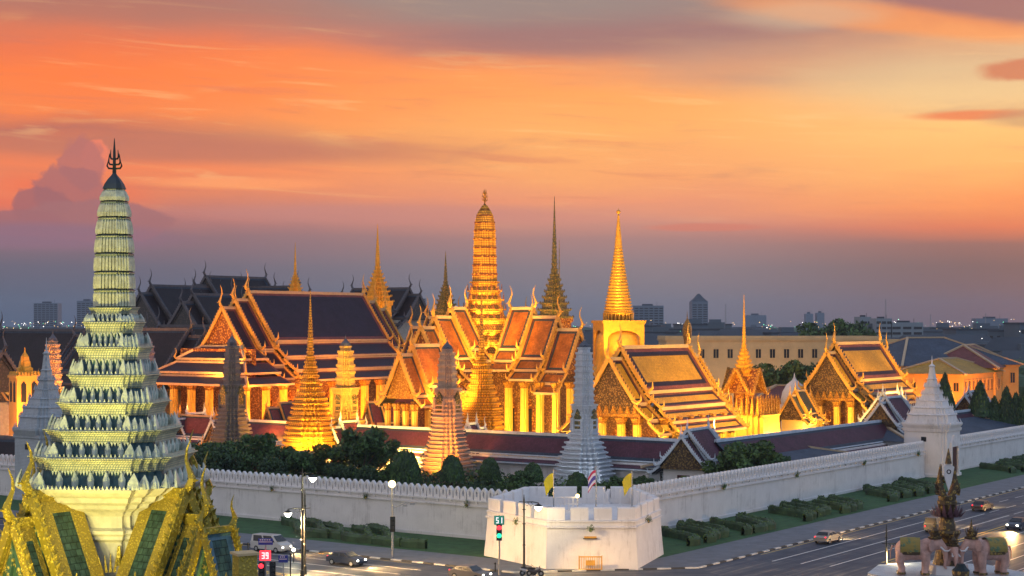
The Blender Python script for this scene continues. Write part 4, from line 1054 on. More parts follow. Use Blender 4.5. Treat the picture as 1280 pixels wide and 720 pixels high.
# ================================================================== EUROPEAN BUILDINGS at right
def hip_block(label, x, y, rz, L, W, zb, ze, zr, wall_m, roof_m, nwin, name='office_building', storeys=2, hip=True, wz=None, trim='trim'):
    r = thing(name, label, 'building', (x, y, 0), rz)
    b = MB([wall_m, M['cream']]); b.box(0, L, 0, W, 0, ze-.6); b.box(-.25,L+.25,-.25,W+.25,ze-.6,ze-.2,0); b.box(-.5,L+.5,-.5,W+.5,ze-.2,ze,0)
    for k in range(storeys-1): b.box(-.12,L+.12,-.12,W+.12, (ze-zb)*(k+1)/storeys+zb-.15, (ze-zb)*(k+1)/storeys+zb+.1)
    wl = b.build('walls', r)
    if zr > ze:
        b = MB([roof_m, roof_m, M[trim]]); o = .9; h = W/2 if hip else 0
        P = lambda x_, y_, z_: (x_, y_, z_)
        c = [(-o,-o,ze),(L+o,-o,ze),(L+o,W+o,ze),(-o,W+o,ze)]; rd = [(h, W/2, zr), (L-h, W/2, zr)]
        b.face([c[0],c[1],rd[1],rd[0]], 0, [(0,0),(L,0),(L-h,W/2),(h,W/2)]); b.face([c[2],c[3],rd[0],rd[1]], 0, [(0,0),(L,0),(L-h,W/2),(h,W/2)])
        b.face([c[1],c[2],rd[1]], 0, [(0,0),(W,0),(W/2,h+4)]); b.face([c[3],c[0],rd[0]], 0, [(0,0),(W,0),(W/2,h+4)]); b.face([q for q in c[::-1]], 1)
        for (i, j) in ((0,0),(3,0),(1,1),(2,1)): b.beam(c[i], Vector(rd[j])+Vector((0,0,.1)), .6, .4, 2)
        b.beam(Vector(rd[0])+Vector((0,0,.1)), Vector(rd[1])+Vector((0,0,.1)), .5, .4, 2)
        b.build('roof', r)
    else:
        b = MB([M['cream'], M['cityroof']]); b.box(-.3,L+.3,-.3,.2,ze,ze+.9); b.box(-.3,L+.3,W-.2,W+.3,ze,ze+.9); b.box(-.3,.2,.2,W-.2,ze,ze+.9); b.box(L-.2,L+.3,.2,W-.2,ze,ze+.9); b.box(.2,L-.2,.2,W-.2,ze,ze+.1,1); b.build('parapet', r)
    wm = MB([M['winblack'], wall_m]); wm.box(-.5,.5,-.06,.0,-.9,.9); wm.box(-.65,-.5,-.14,0,-1,1,1); wm.box(.5,.65,-.14,0,-1,1,1); wm.box(-.75,.75,-.22,0,.95,1.15,1); wm.box(-.75,.75,-.2,0,-1.1,-.95,1); wm.box(-.04,.04,-.09,-.06,-.9,.9,1)
    me = wm.mesh('window')
    for k in range(nwin):
        for st in range(storeys):
            child('window', me, wl, (L*(k+.5)/nwin, 0, zb+(ze-zb)*(st+.55)/storeys), 0, (1.5,1,1.4))
    nl = max(2, int(nwin*W/L))
    for k in range(nl):
        for st in range(storeys): child('window', me, wl, (0, W*(k+.5)/nl, zb+(ze-zb)*(st+.55)/storeys), -pi/2, (1.2,1,1.1))
    return r
# long beige office behind
hip_block('long beige office block with two rows of dark windows and flat roof, behind the chapels', PX(833,480), 480, radians(3), 62, 16, 3, PZ(424,480), 0, M['cream'], M['slate'], 15)
hip_block('lower beige wing of the office block behind the farther mustard-roofed chapel', PX(1043,487), 487, radians(3), 20, 14, 3, PZ(428,487), 0, M['cream'], M['slate'], 5)
# big blue-grey hipped roof
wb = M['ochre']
hip_block('long building with a big blue grey hipped roof, right of the farther chapel', PX(1128,402), 402, UR-pi/2+1.1, 38, 26, 1, PZ(458,400), PZ(422,430), wb, M['slate'], 9)
hip_block('orange lit wing with an ochre hipped roof in front of the blue grey roof', PX(1190,395), 385, UR+.05, 30, 17, 1, PZ(468,385), PZ(449,395), wb, M['olive'], 10)
hip_block('orange lit house with pinkish roof at the right edge', PX(1252,400), 405, UR+.2, 36, 18, 1, PZ(460,405), PZ(432,415), wb, M['maroon'], 8)
hip_block('low brown-roofed block between the crown-spired hall and the domed pavilion', PX(948,375), 375, radians(2), 17, 10, 1, PZ(498,375), PZ(482,380), wb, M['maroon'], 4, storeys=1)
hip_block('low flat grey service building just inside the right outer wall', *uv2(58,8), UR, 40, 16, 1, 4.2, 6.0, M['whitecold'], M['slate'], 8, storeys=1)
hip_block('low flat grey building inside the wall right of the spired gate', *uv2(122,8), UR, 60, 18, 1, 5.0, 7.4, M['whitecold'], M['slate'], 10, storeys=1)
hip_block('low grey service building inside the left outer wall behind the trees', *uv2(14,64), UR+pi/2, 26, 7, 1, 3.2, 4.3, M['whitecold'], M['slate'], 5, storeys=1)
# statue column on the office roofline
b = MB(M['goldfine']); b.loft([(circ(.9,8),0),(circ(.9,8),1),(circ(1.2,8),2.2),(circ(1.3,8),4),(circ(1.0,8),5.5),(circ(.15,8),7),(circ(.03,8),9)])
b.tube([(0,0,-12),(0,0,0)], .35, 6)
tag(b.build('lantern_post', None, (PX(859,455),455,PZ(430,455))), 'pale gold bud-shaped lantern on a dark post before the beige office block', 'lantern')

# ================================================================== VEGETATION
def crown_mesh(name, r, h, n, m, seed, lobes=6, q=.28, shape='tree'):
    R = random.Random(seed); b = MB([m, M['leaf2'], M['leaf3']])
    L = []
    if shape == 'tree':
        for i in range(lobes):
            a = R.uniform(0, 2*pi); d = R.uniform(.25,.85)*r
            L.append((cos(a)*d, sin(a)*d, R.uniform(-.5,.65)*h, R.uniform(.20,.40)*r))
        L.append((0,0,-.1*h,.42*r))
    for i in range(n):
        if shape == 'tree':
            lx, ly, lz, lr = R.choice(L); v = Vector((R.gauss(0,1), R.gauss(0,1), R.gauss(0,1))).normalized()*lr*R.uniform(.55,1.12)
            p = Vector((lx, ly, lz))+Vector((v.x, v.y, v.z*.85*h/r)); s = q*R.uniform(.6,1.4)
        else:
            t_ = R.random()**(1.3); a = R.uniform(0,2*pi)
            rr = r*(sqrt(max(0, 1-t_**2)) if shape == 'dome' else (1-t_)**.75*(1-.25*(t_<.05)))
            p = Vector((cos(a)*rr, sin(a)*rr, t_*h))*1.0 + Vector((R.uniform(-1,1), R.uniform(-1,1), R.uniform(-1,1)))*r*.05; s = q*R.uniform(.6,1.3)
        t1 = Vector((R.gauss(0,1), R.gauss(0,1), R.gauss(0,1))).normalized(); t2 = t1.cross(Vector((R.gauss(0,1), R.gauss(0,1), R.gauss(0,1)))).normalized()
        b.face([p-t1*s, p-t2*s*.6, p+t1*s, p+t2*s*.6], 1 if R.random() < .25 else (2 if p.z > .1*h and R.random() < .22 else 0))
    if shape != 'tree':
        rg = [(circ(r*.93*(sqrt(max(0,1-t_**2)) if shape == 'dome' else (1-t_)**.75)+.01,14), t_*h*.98) for t_ in (0,.15,.3,.45,.6,.75,.87,.95,1)]
        b.loft(rg, 1)
    return b.mesh(name)
CR = [crown_mesh('crown', 4.2, 3.4, 3000, m, s, 15, .30) for s, m in ((1,M['leaf']),(2,M['leaf2']),(3,M['leaf3']),(4,M['leaf']))]
def trunk_mesh(h, r, seed):
    R = random.Random(seed); b = MB(M['bark']); b.tube([(0,0,0),(.1,.05,h*.5),(0,.1,h)], [r, r*.75, r*.5], 7)
    for k in range(5):
        a = R.uniform(0,2*pi); b.tube([(0,.05,h*.75), (cos(a)*1.1, sin(a)*1.1, h*1.15), (cos(a)*2.1, sin(a)*2.1, h*1.5)], [r*.45, r*.3, r*.1], 5)
    return b.mesh('trunk')
TR = [trunk_mesh(3.2, .3, 1), trunk_mesh(3.2, .35, 2)]
def tree(x, y, sc, k, label, group=None, hz=1.0):
    r = thing('leafy_tree', label, 'tree', (x, y, 0), k*1.7, group); r.scale = (sc, sc, sc*hz)
    child('trunk', TR[k % 2], r); child('crown', CR[k % 4], r, (0,0,5.2))
    return r
RT = random.Random(11)
TL = [(250,252,1.35),(268,246,1.2),(283,262,1.45),(300,250,1.0),(316,258,1.5),(335,248,.95),(352,262,1.3),(372,254,1.0),(392,262,.85),(418,250,.75),(430,262,1.45),(452,256,1.5),(470,262,1.3),(448,244,.8),(478,248,.85),
      (262,232,.75),(325,236,.8),(350,238,.7),(300,232,.6),(500,255,.75)]
TL2 = [(600,238,.45),(640,236,.55),(652,245,.65),(660,222,.5),(700,226,.5),(760,232,.6),(775,240,.6),(798,236,.65),(815,226,.55),(540,232,.5),(575,232,.5),(630,226,.45)]
for i, (px, D, sc) in enumerate(TL):
    tree(PX(px,D), D, sc*.74, i, 'dark leafy tree in the grove between the left crenellated wall and the gallery', 'trees of the left grove', (1.0,1.2,.85,1.1)[i%4])
for i, (px, D, sc) in enumerate(TL2):
    tree(PX(px,D), D, sc, i+1, 'low leafy garden tree behind the corner bastion', 'low garden trees behind the bastion', .8)
for i, (px, D, sc) in enumerate([(905,243,.75),(922,240,1.05),(940,243,1.1),(958,247,.95),(872,236,.55),(890,232,.5),(850,230,.5),(1010,262,.4),(1040,270,.4)]):
    tree(PX(px,D), D, sc, i+2, 'leafy tree in the clump right of the dark gable porch, inside the right wall', 'clump inside the right wall')
for i, (px, D, sc) in enumerate([(958,440,1.6),(985,432,2.0),(1002,440,1.9),(1020,445,1.6)]):
    tree(PX(px,D), D, sc, i+1, 'dark tree in front of the beige office block', 'trees before the office block')
DM = crown_mesh('crown', 1, 1, 1500, M['leaf'], 9, q=.07, shape='dome'); CN = crown_mesh('crown', 1, 1, 1500, M['leaf2'], 10, q=.07, shape='cone')
def topiary(px, D, yb, yt, wpx, me, label, group):
    z1 = PZ(yt, D); w = wpx/2*D/F
    h = (yb-yt)*D/F; r = thing('topiary_tree', label, 'tree', (PX(px,D), D, 0), px, group)
    child('crown', me, r, (0,0,max(.1,z1-h)), 0, (w, w, h)); t_ = MB(M['bark']); t_.tube([(0,0,0),(0,0,max(.3,z1-h+.3))], .18, 6); t_.build('trunk', r)
topiary(507, 246, 603, 563, 38, DM, 'largest clipped dome topiary, left of the orange lit prang', None)
topiary(565, 248, 600, 570, 30, DM, 'clipped dome topiary in front of the orange lit prang', None)
topiary(612, 250, 599, 573, 27, DM, 'clipped dome topiary between the orange lit prang and the white prang', None)
topiary(666, 250, 602, 579, 26, DM, 'clipped dome topiary at the left foot of the white prang', None)
topiary(722, 240, 612, 591, 28, DM, 'low clipped dome topiary in front of the white prang base', None)
for px, yb, yt, w in ((1181,510,468,26),(1225,520,478,32),(1243,528,496,26),(1258,530,485,30),(1270,532,492,26),(1284,530,482,34)):
    topiary(px, 345, yb, yt, w, CN, 'dark clipped conical tree before the orange lit walls at right', 'conical trees at right')
RT = random.Random(4)
for i, (px, D, sc) in enumerate([(1022,760,3.0),(1040,740,3.4),(1058,770,3.3),(1072,750,2.9),(1008,800,2.5)]):
    tree(PX(px,D), D, sc, i+1, 'very tall dark tree in the group left of the radio mast', 'tall trees left of the radio mast')
# clipped hedge beds on the lawn
def hedge_bed(u0, u1, which, label, seed):
    R = random.Random(seed); b = MB([M['leaf2'], M['leaf3']])
    P = (lambda a, o: uv2(a, -o)) if which == 'r' else (lambda a, o: uv2(-o, a))
    sp_ = 2.9 if which == 'r' else 3.8; nl = int((u1-u0)/sp_)
    cx_, cy_ = P((u0+u1)/2, 6)
    for k in range(nl):
        a0_ = u0+k*sp_+R.uniform(-.7,.7); w = R.uniform(.6,1.0); hgt = R.uniform(.38,.72); ln = R.uniform(6.5, 11) if which == 'r' else R.uniform(12, 16); o0_ = R.uniform(9.6,11.2); oh_ = R.uniform(6.2,8.6)
        N = 18
        w = .62; hgt = 1.0
        pts = []
        for i in range(N+1):
            f_ = i/N; a = a0_+ln*f_+1.2*sin(f_*pi); o = o0_-oh_*f_+1.3*sin(f_*pi*2)
            pts.append((a, o))
        prev = None
        for i, (a, o) in enumerate(pts):
            hh = hgt*(1+.16*noise.noise(Vector((a*1.3,o,seed)))); ww = w*(1+.25*noise.noise(Vector((a*.9,o+5,seed))))
            ww *= min(1, .35+.65*min(i, N-i)/2)
            ring = []
            for (do, z) in ((-ww,.13),(-ww*1.05,.13+hh*.7),(-ww*.6,.13+hh),(ww*.6,.13+hh),(ww*1.05,.13+hh*.7),(ww,.13)):
                q = P(a, o+do); ring.append(b.V((q[0]-cx_, q[1]-cy_, z)))
            if prev:
                for j in range(5): b.iface((prev[j], prev[j+1], ring[j+1], ring[j]), 0)
            prev = ring
            for _ in range(22):
                do = R.uniform(-1,1); q = P(a+R.uniform(-.25,.25), o+do*ww); z = .13+hh*(R.uniform(.85,1.05) if abs(do) < .7 else R.uniform(.2,.95))
                p = Vector((q[0]-cx_, q[1]-cy_, z)); t1 = Vector((R.gauss(0,1),R.gauss(0,1),R.gauss(0,1))).normalized()*.13; t2 = Vector((R.gauss(0,1),R.gauss(0,1),R.gauss(0,1))).normalized()*.09
                b.face([p-t1, p-t2, p+t1, p+t2], 1 if R.random() < .6 else 0)
    tag(b.build('hedge', None, (cx_, cy_, 0)), label, 'hedge')
hedge_bed(9, 30, 'r', 'scrolled clipped hedge bed on the lawn just right of the corner bastion', 1)
hedge_bed(38, 60, 'r', 'scrolled clipped hedge bed halfway along the right wall', 2)
hedge_bed(68, 92, 'r', 'scrolled clipped hedge bed along the right wall nearest the spired gate', 3)
hedge_bed(124, 160, 'r', 'clipped hedge bed beyond the spired gate at the right edge', 4)
hedge_bed(13, 34, 'l', 'scrolled clipped hedge bed on the lawn just left of the corner bastion', 5)
hedge_bed(48, 68, 'l', 'scrolled clipped hedge bed on the left lawn behind the double street lamp', 6)
# continuous low planting just inside the walls
b = MB([M['leaf2'], M['leaf3']]); R = random.Random(21)
for i in range(60000):
    if R.random() < .75:
        a = R.uniform(3, 92); o = R.uniform(2, 54); x, y = uv2(o, a)
        if noise.noise(Vector((a*.09, o*.13, 4))) < -.02: continue
    else: a = R.uniform(6, 52); o = max(1.2, R.gauss(6.5, 2.4)); x, y = uv2(a, o)
    z = R.uniform(.1, 1.0)*(1.6+1.8*noise.noise(Vector((a*.25, o*.3, 0)))+.9); p = Vector((x, y, max(.1, z)))
    t1 = Vector((R.gauss(0,1),R.gauss(0,1),R.gauss(0,1))).normalized()*.34; t2 = Vector((R.gauss(0,1),R.gauss(0,1),R.gauss(0,1))).normalized()*.22
    b.face([p-t1, p-t2, p+t1, p+t2], 1 if R.random() < .3 else 0)
tag(b.build('garden_undergrowth'), 'dense low shrubbery filling the garden just inside the outer walls', 'shrubbery', kind='stuff')

# ================================================================== NEAR SHRINE (pale lit corncob spire, golden gables)
M['pale'] = mat('pale_glazed_porcelain', (.66,.65,.42), .5, 0, .35, 2.2, .8, 14, (.22,.30,.28), pattern='grid', pscale=5)
M['paleplain'] = mat('pale_plaster', (.66,.64,.55), .6, 0, .12, 2, .2, 10, (.42,.42,.36), pattern='stain')
M['palecol'] = mat('pale_teal_lit_glaze', (.58,.64,.56), .5, 0, .25, 4, .4, 12, (.22,.32,.36), pattern='stain')  # bluish ambient light on the lower tiers is put into this colour
M['palerib'] = mat('pale_rib_glaze', (.68,.68,.48), .45, 0, .3, 4, .4, 12, (.36,.40,.30), pattern='stain')
M['tealrec'] = mat('teal_glazed_recess', (.07,.16,.20), .45, 0, .4, 3, .4, 12)
M['capdark'] = mat('dark_cap', (.05,.07,.09), .5, .2, .2)
M['shgold'] = mat('shrine_gold', (.74,.56,.06), .38, .25, .25, 3, .7, 14, (.34,.26,.03), pattern='ornament', pscale=6)
M['shgold2'] = mat('shrine_gold_plain', (.74,.56,.07), .4, .2, .35, 2.5, .6, 9, (.40,.30,.05), pattern='ornament', pscale=9)
M['shmos'] = mat('shrine_mosaic', (.62,.50,.12), .4, .1, .3, 3, .6, 14, (.05,.12,.09), pattern='ornament', pscale=4.5)
M['shtile'] = mat('shrine_green_tiles', (.05,.10,.085), .3, 0, .45, 3, 1, 8, pattern='tile', pscale=1.7, spec=.18)
D0 = 70.0; K0 = D0/F; SX, SY = PX(143, D0), D0
zz = lambda y: PZ(y, D0)
sh = thing('city_shrine', 'near shrine with a tall pale yellow corncob spire over steep golden gabled roofs, at left', 'shrine', (SX, SY, 0), 0)
RZP = Matrix.Rotation(radians(-6), 4, 'Z')
# body tiers
tr = [(602,108),(566,88),(534,73),(501,60),(467,49),(433,41),(402,33),(384,27)]
for i in range(len(tr)-1):
    (y0, w0), (y1, w1) = tr[i], tr[i+1]; za, zb_ = zz(y0), zz(y1); d = zb_-za; w0 *= K0; w1 *= K0
    b = MB([M['pale'], M['tealrec'], M['capdark']], RZP)
    b.loft([(redent(w1*.86,.6,4), za), (redent(w1*.84,.6,4), za+d*.5)], 1, False)
    b.loft([(redent(w1*.86,.6,4), za+d*.5), (redent(w1*.90,.6,4), za+d*.55), (redent(w1*.93,.6,4), za+d*.75), (redent(w1*1.0,.6,4), za+d*.93)], 0, False)
    b.loft([(redent(w1*1.0,.6,4), za+d*.93), (redent(w1*1.03,.6,4), za+d*.95), (redent(w1*1.03,.6,4), za+d*.99), (redent(w1*.8,.6,4), zb_+.004)], [2, 0, 0], False)
    so_ = b.build('spire_tier', sh)
    c = MB([M['palecol']]); R = random.Random(i)
    for q in range(4):
        c.X = RZP @ Matrix.Rotation(q*pi/2, 4, 'Z'); hh = d*.50; rr = w1*.95 if w0 > w1*1.05 else w1*.93
        rr = min(rr, w0*.97); s_ = w1*.032+.022
        for o_ in (-.42,-.21,0,.21,.42):
            y = o_*w1*1.05
            c.tube([(rr,y,za+.01),(rr,y,za+hh*.25),(rr,y,za+hh*.6),(rr,y,za+hh*.8),(rr,y,za+hh*1.02)], [s_*.9,s_*1.25,s_*1.3,s_*.8,s_*.5], 6)
        # pointed antefixes at the face ends and along the stepped corners
        for (o_, rf, sz) in ((-.58,.97,1.05),(.58,.97,1.05),(-.68,.88,.9),(.68,.88,.9),(-.78,.78,.8),(.78,.78,.8),(.88,.68,.75),(-.88,.68,.75)):
            y = o_*w0*.93; x = rf*w0*.95; t_ = hh*1.05*sz; e = w1*.075*sz+.03
            c.loft([([(x-.05,y-e),(x+.07,y-e),(x+.07,y+e),(x-.05,y+e)], za), ([(x-.07,y-e*.8),(x+.03,y-e*.8),(x+.03,y+e*.8),(x-.07,y+e*.8)], za+t_*.45), ([(x-.12,y-.01),(x-.08,y-.01),(x-.08,y+.01),(x-.12,y+.01)], za+t_)])
            # small leaf teeth along the ledge and pendants under the frieze
        n_ = max(7, int(w0*2*.62/.17)); e = .055
        for j in range(n_):
            y = (j/(n_-1)-.5)*2*.60*w0; x = w0*.985; t_ = .17
            c.face([(x,y-e,za+.01),(x,y+e,za+.01),(x+.015,y,za+t_)], 0); c.face([(x-.03,y+e,za+.01),(x-.03,y-e,za+.01),(x-.02,y,za+t_)], 0)
            zf = za+d*.56; x2 = w1*.905; y2 = (j/(n_-1)-.5)*2*.55*w1
            c.face([(x2+.02,y2+e,zf),(x2+.02,y2-e,zf),(x2-.01,y2,zf-.20)], 0)
    c.X = Matrix(); c.build('colonnette_trim', so_)
# inverted dentils hanging under each frieze
# corncob
ys = [384,362,340,317,294,272,252,236]; ws = [22,22,21.5,20.9,19.6,17.6,15,11.4]
M['cobrec'] = mat('spire_groove', (.17,.22,.18), .6, 0, .3, 3)
b = MB([M['pale'], M['capdark'], M['cobrec']], RZP); rg = []; mi = []
for i in range(len(ys)-1):
    z0, z1 = zz(ys[i]), zz(ys[i+1]); w0, w1 = ws[i]*K0, ws[i+1]*K0; d = z1-z0
    rg += [(redent(w0*.97,.5,4), z0), (redent(w0*.92,.5,4), z0+d*.06), (redent((w0*.3+w1*.7)*.95,.5,4), z0+d*.84), (redent(w1*1.02,.5,4), z0+d*.88), (redent(w1*1.04,.5,4), z0+d*.93), (redent(w1*1.04,.5,4), z1-.01)]
    mi += [1, 2, 2, 0, 1, 1]
b.loft(rg, mi[:-1]); b.build('corncob_spire', sh)
c = MB([M['pale'], M['palerib']], RZP)
for i in range(len(ys)-1):
    z0, z1 = zz(ys[i]), zz(ys[i+1]); w0, w1 = ws[i]*K0, ws[i+1]*K0; d = z1-z0
    pa = redent(w0*.99,.5,4); pb = redent((w0*.2+w1*.8)*.99,.5,4)
    for k in range(len(pa)):
        k2 = (k+1) % len(pa); 
        L = sqrt((pa[k][0]-pa[k2][0])**2+(pa[k][1]-pa[k2][1])**2)
        ts = (0,) if L < .35 else (0,.2,.4,.6,.8)
        for t_ in ts:
            p = [pa[k][j]*(1-t_)+pa[k2][j]*t_ for j in (0,1)]; q = [pb[k][j]*(1-t_)+pb[k2][j]*t_ for j in (0,1)]
            c.tube([(p[0],p[1],z0+d*.05),(p[0]*.99+q[0]*.01,p[1]*.99+q[1]*.01,z0+d*.3),(q[0],q[1],z0+d*.72),(q[0]*.98,q[1]*.98,z0+d*.86)], [.055,.062,.055,.014], 6, 1)
c.build('pilasters', sh)
b = MB(M['capdark'], RZP); b.smooth = False
b.loft([(redent(12.8*K0,.6,4), zz(236)-.01), (redent(10.5*K0,.6,4), zz(230)), (redent(7*K0,.6,4), zz(224)), (redent(3.2*K0,.6,4), zz(219)), (redent(.8*K0,.6,4), zz(214))]); b.build('cap', sh)
f_ = MB(M['metal']); f_.tube([(0,0,zz(216)),(0,0,zz(205)),(0,0,zz(190)),(0,0,zz(173))], [.09,.07,.06,.015], 6)
for q in range(4):
    a = q*pi/2+.15
    for y_, l_, h_ in ((211,.30,10),(206,.24,14),(199,.17,12)):
        f_.tube([(0,0,zz(y_)),(cos(a)*l_*.8,sin(a)*l_*.8,zz(y_)+.02),(cos(a)*l_,sin(a)*l_,zz(y_)+.12),(cos(a)*l_*.85,sin(a)*l_*.85,zz(y_)+h_*K0)], [.04,.045,.04,.01], 5)
f_.build('trident_finial', sh)
# cornice and neck
b = MB([M['paleplain'], M['shgold2']], RZP)
nk = [(790,46),(700,45),(672,46),(668,53),(664,53),(661,57),(657,57),(654,51),(640,50),(634,57),(629,70),(624,74),(620,84),(614,88),(611,96),(606,104),(602,108)]
b.loft([(redent(w_*K0*.98,.55,3), zz(y_)) for y_, w_ in nk], 0)
b.build('cornice_and_neck', sh)
for q in range(4):
    X = RZP @ Matrix.Rotation(q*pi/2, 4, 'Z')
    b = MB(M['shgold'], X); w_ = 45*K0
    for s in (-1, 1):
        b.loft([([(w_-.02,s*.75-.14),(w_+.12,s*.75-.14),(w_+.12,s*.75+.14),(w_-.02,s*.75+.14)], zz(700)), ([(w_-.02,s*.75-.05),(w_+.08,s*.75-.05),(w_+.08,s*.75+.05),(w_-.02,s*.75+.05)], zz(676))])
    b.build('neck_ornament', sh)
# four gabled arms
TSH = [(0,19.0,1.95,15.1),(1.9,14.8,3.2,13.2)]
for q in range(4):
    X = Matrix.Rotation(UR+q*pi/2, 4, 'Z')
    wing(sh, X, [(1.95,4.2,0),(4.25,5.1,1.0)], TSH, (M['shtile'], M['shgold2']), M['shgold'], .62, ends='back', ped=M['shmos'], border=.8, chofa_h=2.1, pedinset=.32)
    b = MB(M['paleplain'], X); b.box(1.9, 4.6, -1.7, 1.7, 0, 14.6); b.build('hall_walls', sh)
    # flame crest in the valley between arms
    f_ = MB(M['shgold'], Matrix.Rotation(UR+pi/4+q*pi/2, 4, 'Z'))
    for k in range(9):
        a = (k-4)*.16; f_.loft([([(2.3,a*1.0-.06),(2.42,a*1.0-.06),(2.42,a*1.0+.06),(2.3,a*1.0+.06)], zz(705)), ([(2.35,a*1.5-.01),(2.37,a*1.5-.01),(2.37,a*1.5+.01),(2.35,a*1.5+.01)], zz(682+abs(k-4)*2.5))])
    f_.build('flame_crest', sh)
sd2 = thing('side_hall', 'small side hall of the near shrine with a narrow teal gable above the road', 'shrine', (PX(287,64), 64, 0), UR+pi)
wing(sd2, I4, [(0,1.3,0)], [(0,18.0,.7,15.9),(.7,15.7,1.0,14.8)], (M['shtile'], M['tealrec']), M['shgold'], .4, ped=M['shmos'], border=.3, chofa_h=1.2)
b = MB(M['cream']); b.box(.2,1.1,-.6,.6,0,15.4); b.build('hall_walls', sd2)
yb = thing('ochre_pier', 'ochre yellow square pier block beside the near shrine, above the road', 'pier', (PX(306,60), 60, 0), .5)
b = MB(M['shgold2']); b.box(-.35,.35,-.35,.35,0,PZ(693,60)); b.build('shaft', yb); b = MB(M['cream']); b.box(-.42,.42,-.42,.42,PZ(693,60),PZ(690,60)); b.build('cap', yb)

# ================================================================== ELEPHANT MONUMENT
M['pink'] = mat('pink_stone', (.56,.33,.27), .6, 0, .35, 1.2, .3, 6)
M['cloth'] = mat('green_saddle_cloth', (.10,.17,.09), .7, 0, .3, 2, .5, 6, (.30,.22,.05), pattern='ornament', pscale=1.6)
M['darkgold'] = mat('dull_gold', (.42,.28,.07), .45, .3, .3, 2, .6, 6, (.09,.06,.03), pattern='ornament', pscale=2.5)
M['purple'] = mat('lotus_purple', (.16,.08,.10), .6)
def elephant_mesh():
    b = MB(M['pink']); b.smooth = True
    b.ball((0,0,2.35), 1.0, 14, 0, (1.55,.92,1.0)); b.ball((-.8,0,2.3), 1.0, 14, 0, (.95,.92,1.0)); b.ball((.9,0,2.45), .9, 14, 0, (.9,.85,.95))
    for x, s in ((1.0,1),(1.0,-1),(-1.15,1),(-1.15,-1)):
        k = .08 if x < 0 else 0
        b.tube([(x,s*.48,2.2),(x+.1-k*3,s*.52,1.3),(x+k,s*.5,.6),(x,s*.5,.0)], [.52,.40,.31,.37], 10)
    b.ball((2.05,0,3.0), .62, 12, 0, (1.0,.85,1.1)); b.tube([(1.1,0,2.7),(1.9,0,2.95)], [.75,.6], 10)
    b.tube([(2.35,0,2.95),(2.75,0,2.5),(2.9,0,1.9),(2.88,0,1.3),(2.75,0,.85),(2.95,0,.6)], [.42,.32,.24,.19,.15,.12], 10)
    b.tube([(-1.9,0,2.7),(-2.15,0,2.1),(-2.1,0,1.4)], [.14,.09,.06], 8)
    return b
def elephant(x, y, z, rz, sc, label):
    r = thing('elephant_statue', label, 'statue', (x, y, z), rz, None); r.scale = (sc, sc, sc)
    o = elephant_mesh().build('body', r); m_ = o.modifiers.new('r', 'REMESH'); m_.mode = 'VOXEL'; m_.voxel_size = .09; m_.use_smooth_shade = True
    sm = o.modifiers.new('s', 'SMOOTH'); sm.iterations = 4; sm.factor = .6
    for s in (-1, 1):
        b = MB(M['pink']); pts = [(1.75,s*.55,3.35),(1.55,s*.95,3.35),(1.35,s*1.05,2.9),(1.45,s*.95,2.4),(1.7,s*.7,2.3),(1.85,s*.58,2.7)]
        b.face(pts); b.face([(p[0]-.07,p[1]-s*.03,p[2]) for p in pts][::-1])
        for k in range(6): b.face([pts[k], pts[(k+1)%6], (pts[(k+1)%6][0]-.07,pts[(k+1)%6][1]-s*.03,pts[(k+1)%6][2]), (pts[k][0]-.07,pts[k][1]-s*.03,pts[k][2])])
        b.build('ear', r)
        t_ = MB(M['white']); t_.tube([(2.4,s*.3,2.7),(2.75,s*.42,2.35),(3.1,s*.42,2.35),(3.3,s*.38,2.55)], [.09,.085,.06,.015], 7); t_.build('tusk', r)
    c = MB([M['cloth'], M['darkgold']]); n = 14
    pr_ = [(1.03*cos(a), 2.42+1.06*sin(a)) for a in [(-.45+ (pi+.9)*k/n) for k in range(n+1)]]
    xs = [-1.25,-.6,0,.55]; sx = [.97,1.02,1.03,1.0]
    for i in range(3):
        for k in range(n):
            q = lambda i_, k_: (xs[i_], pr_[k_][0]*sx[i_], 2.42+(pr_[k_][1]-2.42)*sx[i_])
            c.face([q(i,k), q(i+1,k), q(i+1,k+1), q(i,k+1)], 1 if k in (0,n-1) else 0)
    c.build('saddle_cloth', r)
    h = MB(M['darkgold']); h.loft([(circ(.55,10),3.55),(circ(.6,10),3.75),(circ(.42,10),3.8),(circ(.5,10),4.0),(circ(.3,10),4.1),(circ(.34,10),4.3),(circ(.16,10),4.5),(circ(.05,10),5.2)])
    h.X = Matrix.Translation((1.95,0,-.05)) @ Matrix.Rotation(.25,4,'Y'); 
    h2 = MB(M['darkgold'], Matrix.Translation((1.9,0,-.1))); h2.loft([(circ(.62,10),3.5),(circ(.66,10),3.68),(circ(.44,10),3.75),(circ(.50,10),3.95),(circ(.30,10),4.05),(circ(.34,10),4.25),(circ(.14,10),4.5),(circ(.03,10),5.3)])
    R = random.Random(3)
    for k in range(16):
        a = 2*pi*k/16; h2.face([(cos(a)*.5,sin(a)*.5,3.9),(cos(a+.3)*.5,sin(a+.3)*.5,3.9),(cos(a+.15)*.75,sin(a+.15)*.75,4.5+.2*(k%2))])
    h2.build('crown', r)
    for x, s in ((1.0,1),(1.0,-1),(-1.15,1),(-1.15,-1)):
        a = MB(M['darkgold']); a.tube([(x,s*.5,.12),(x,s*.5,.3)], [.44,.42], 10); a.build('anklet', r)
    return r
MX, MY = PX(1184,152), 152.0
MZ = PZ(716,152)
mn = thing('elephant_monument', 'tiered monument with lotus, golden flame leaves and a white emblem, standing among three pink elephants', 'monument', (MX, MY, 0), 0)
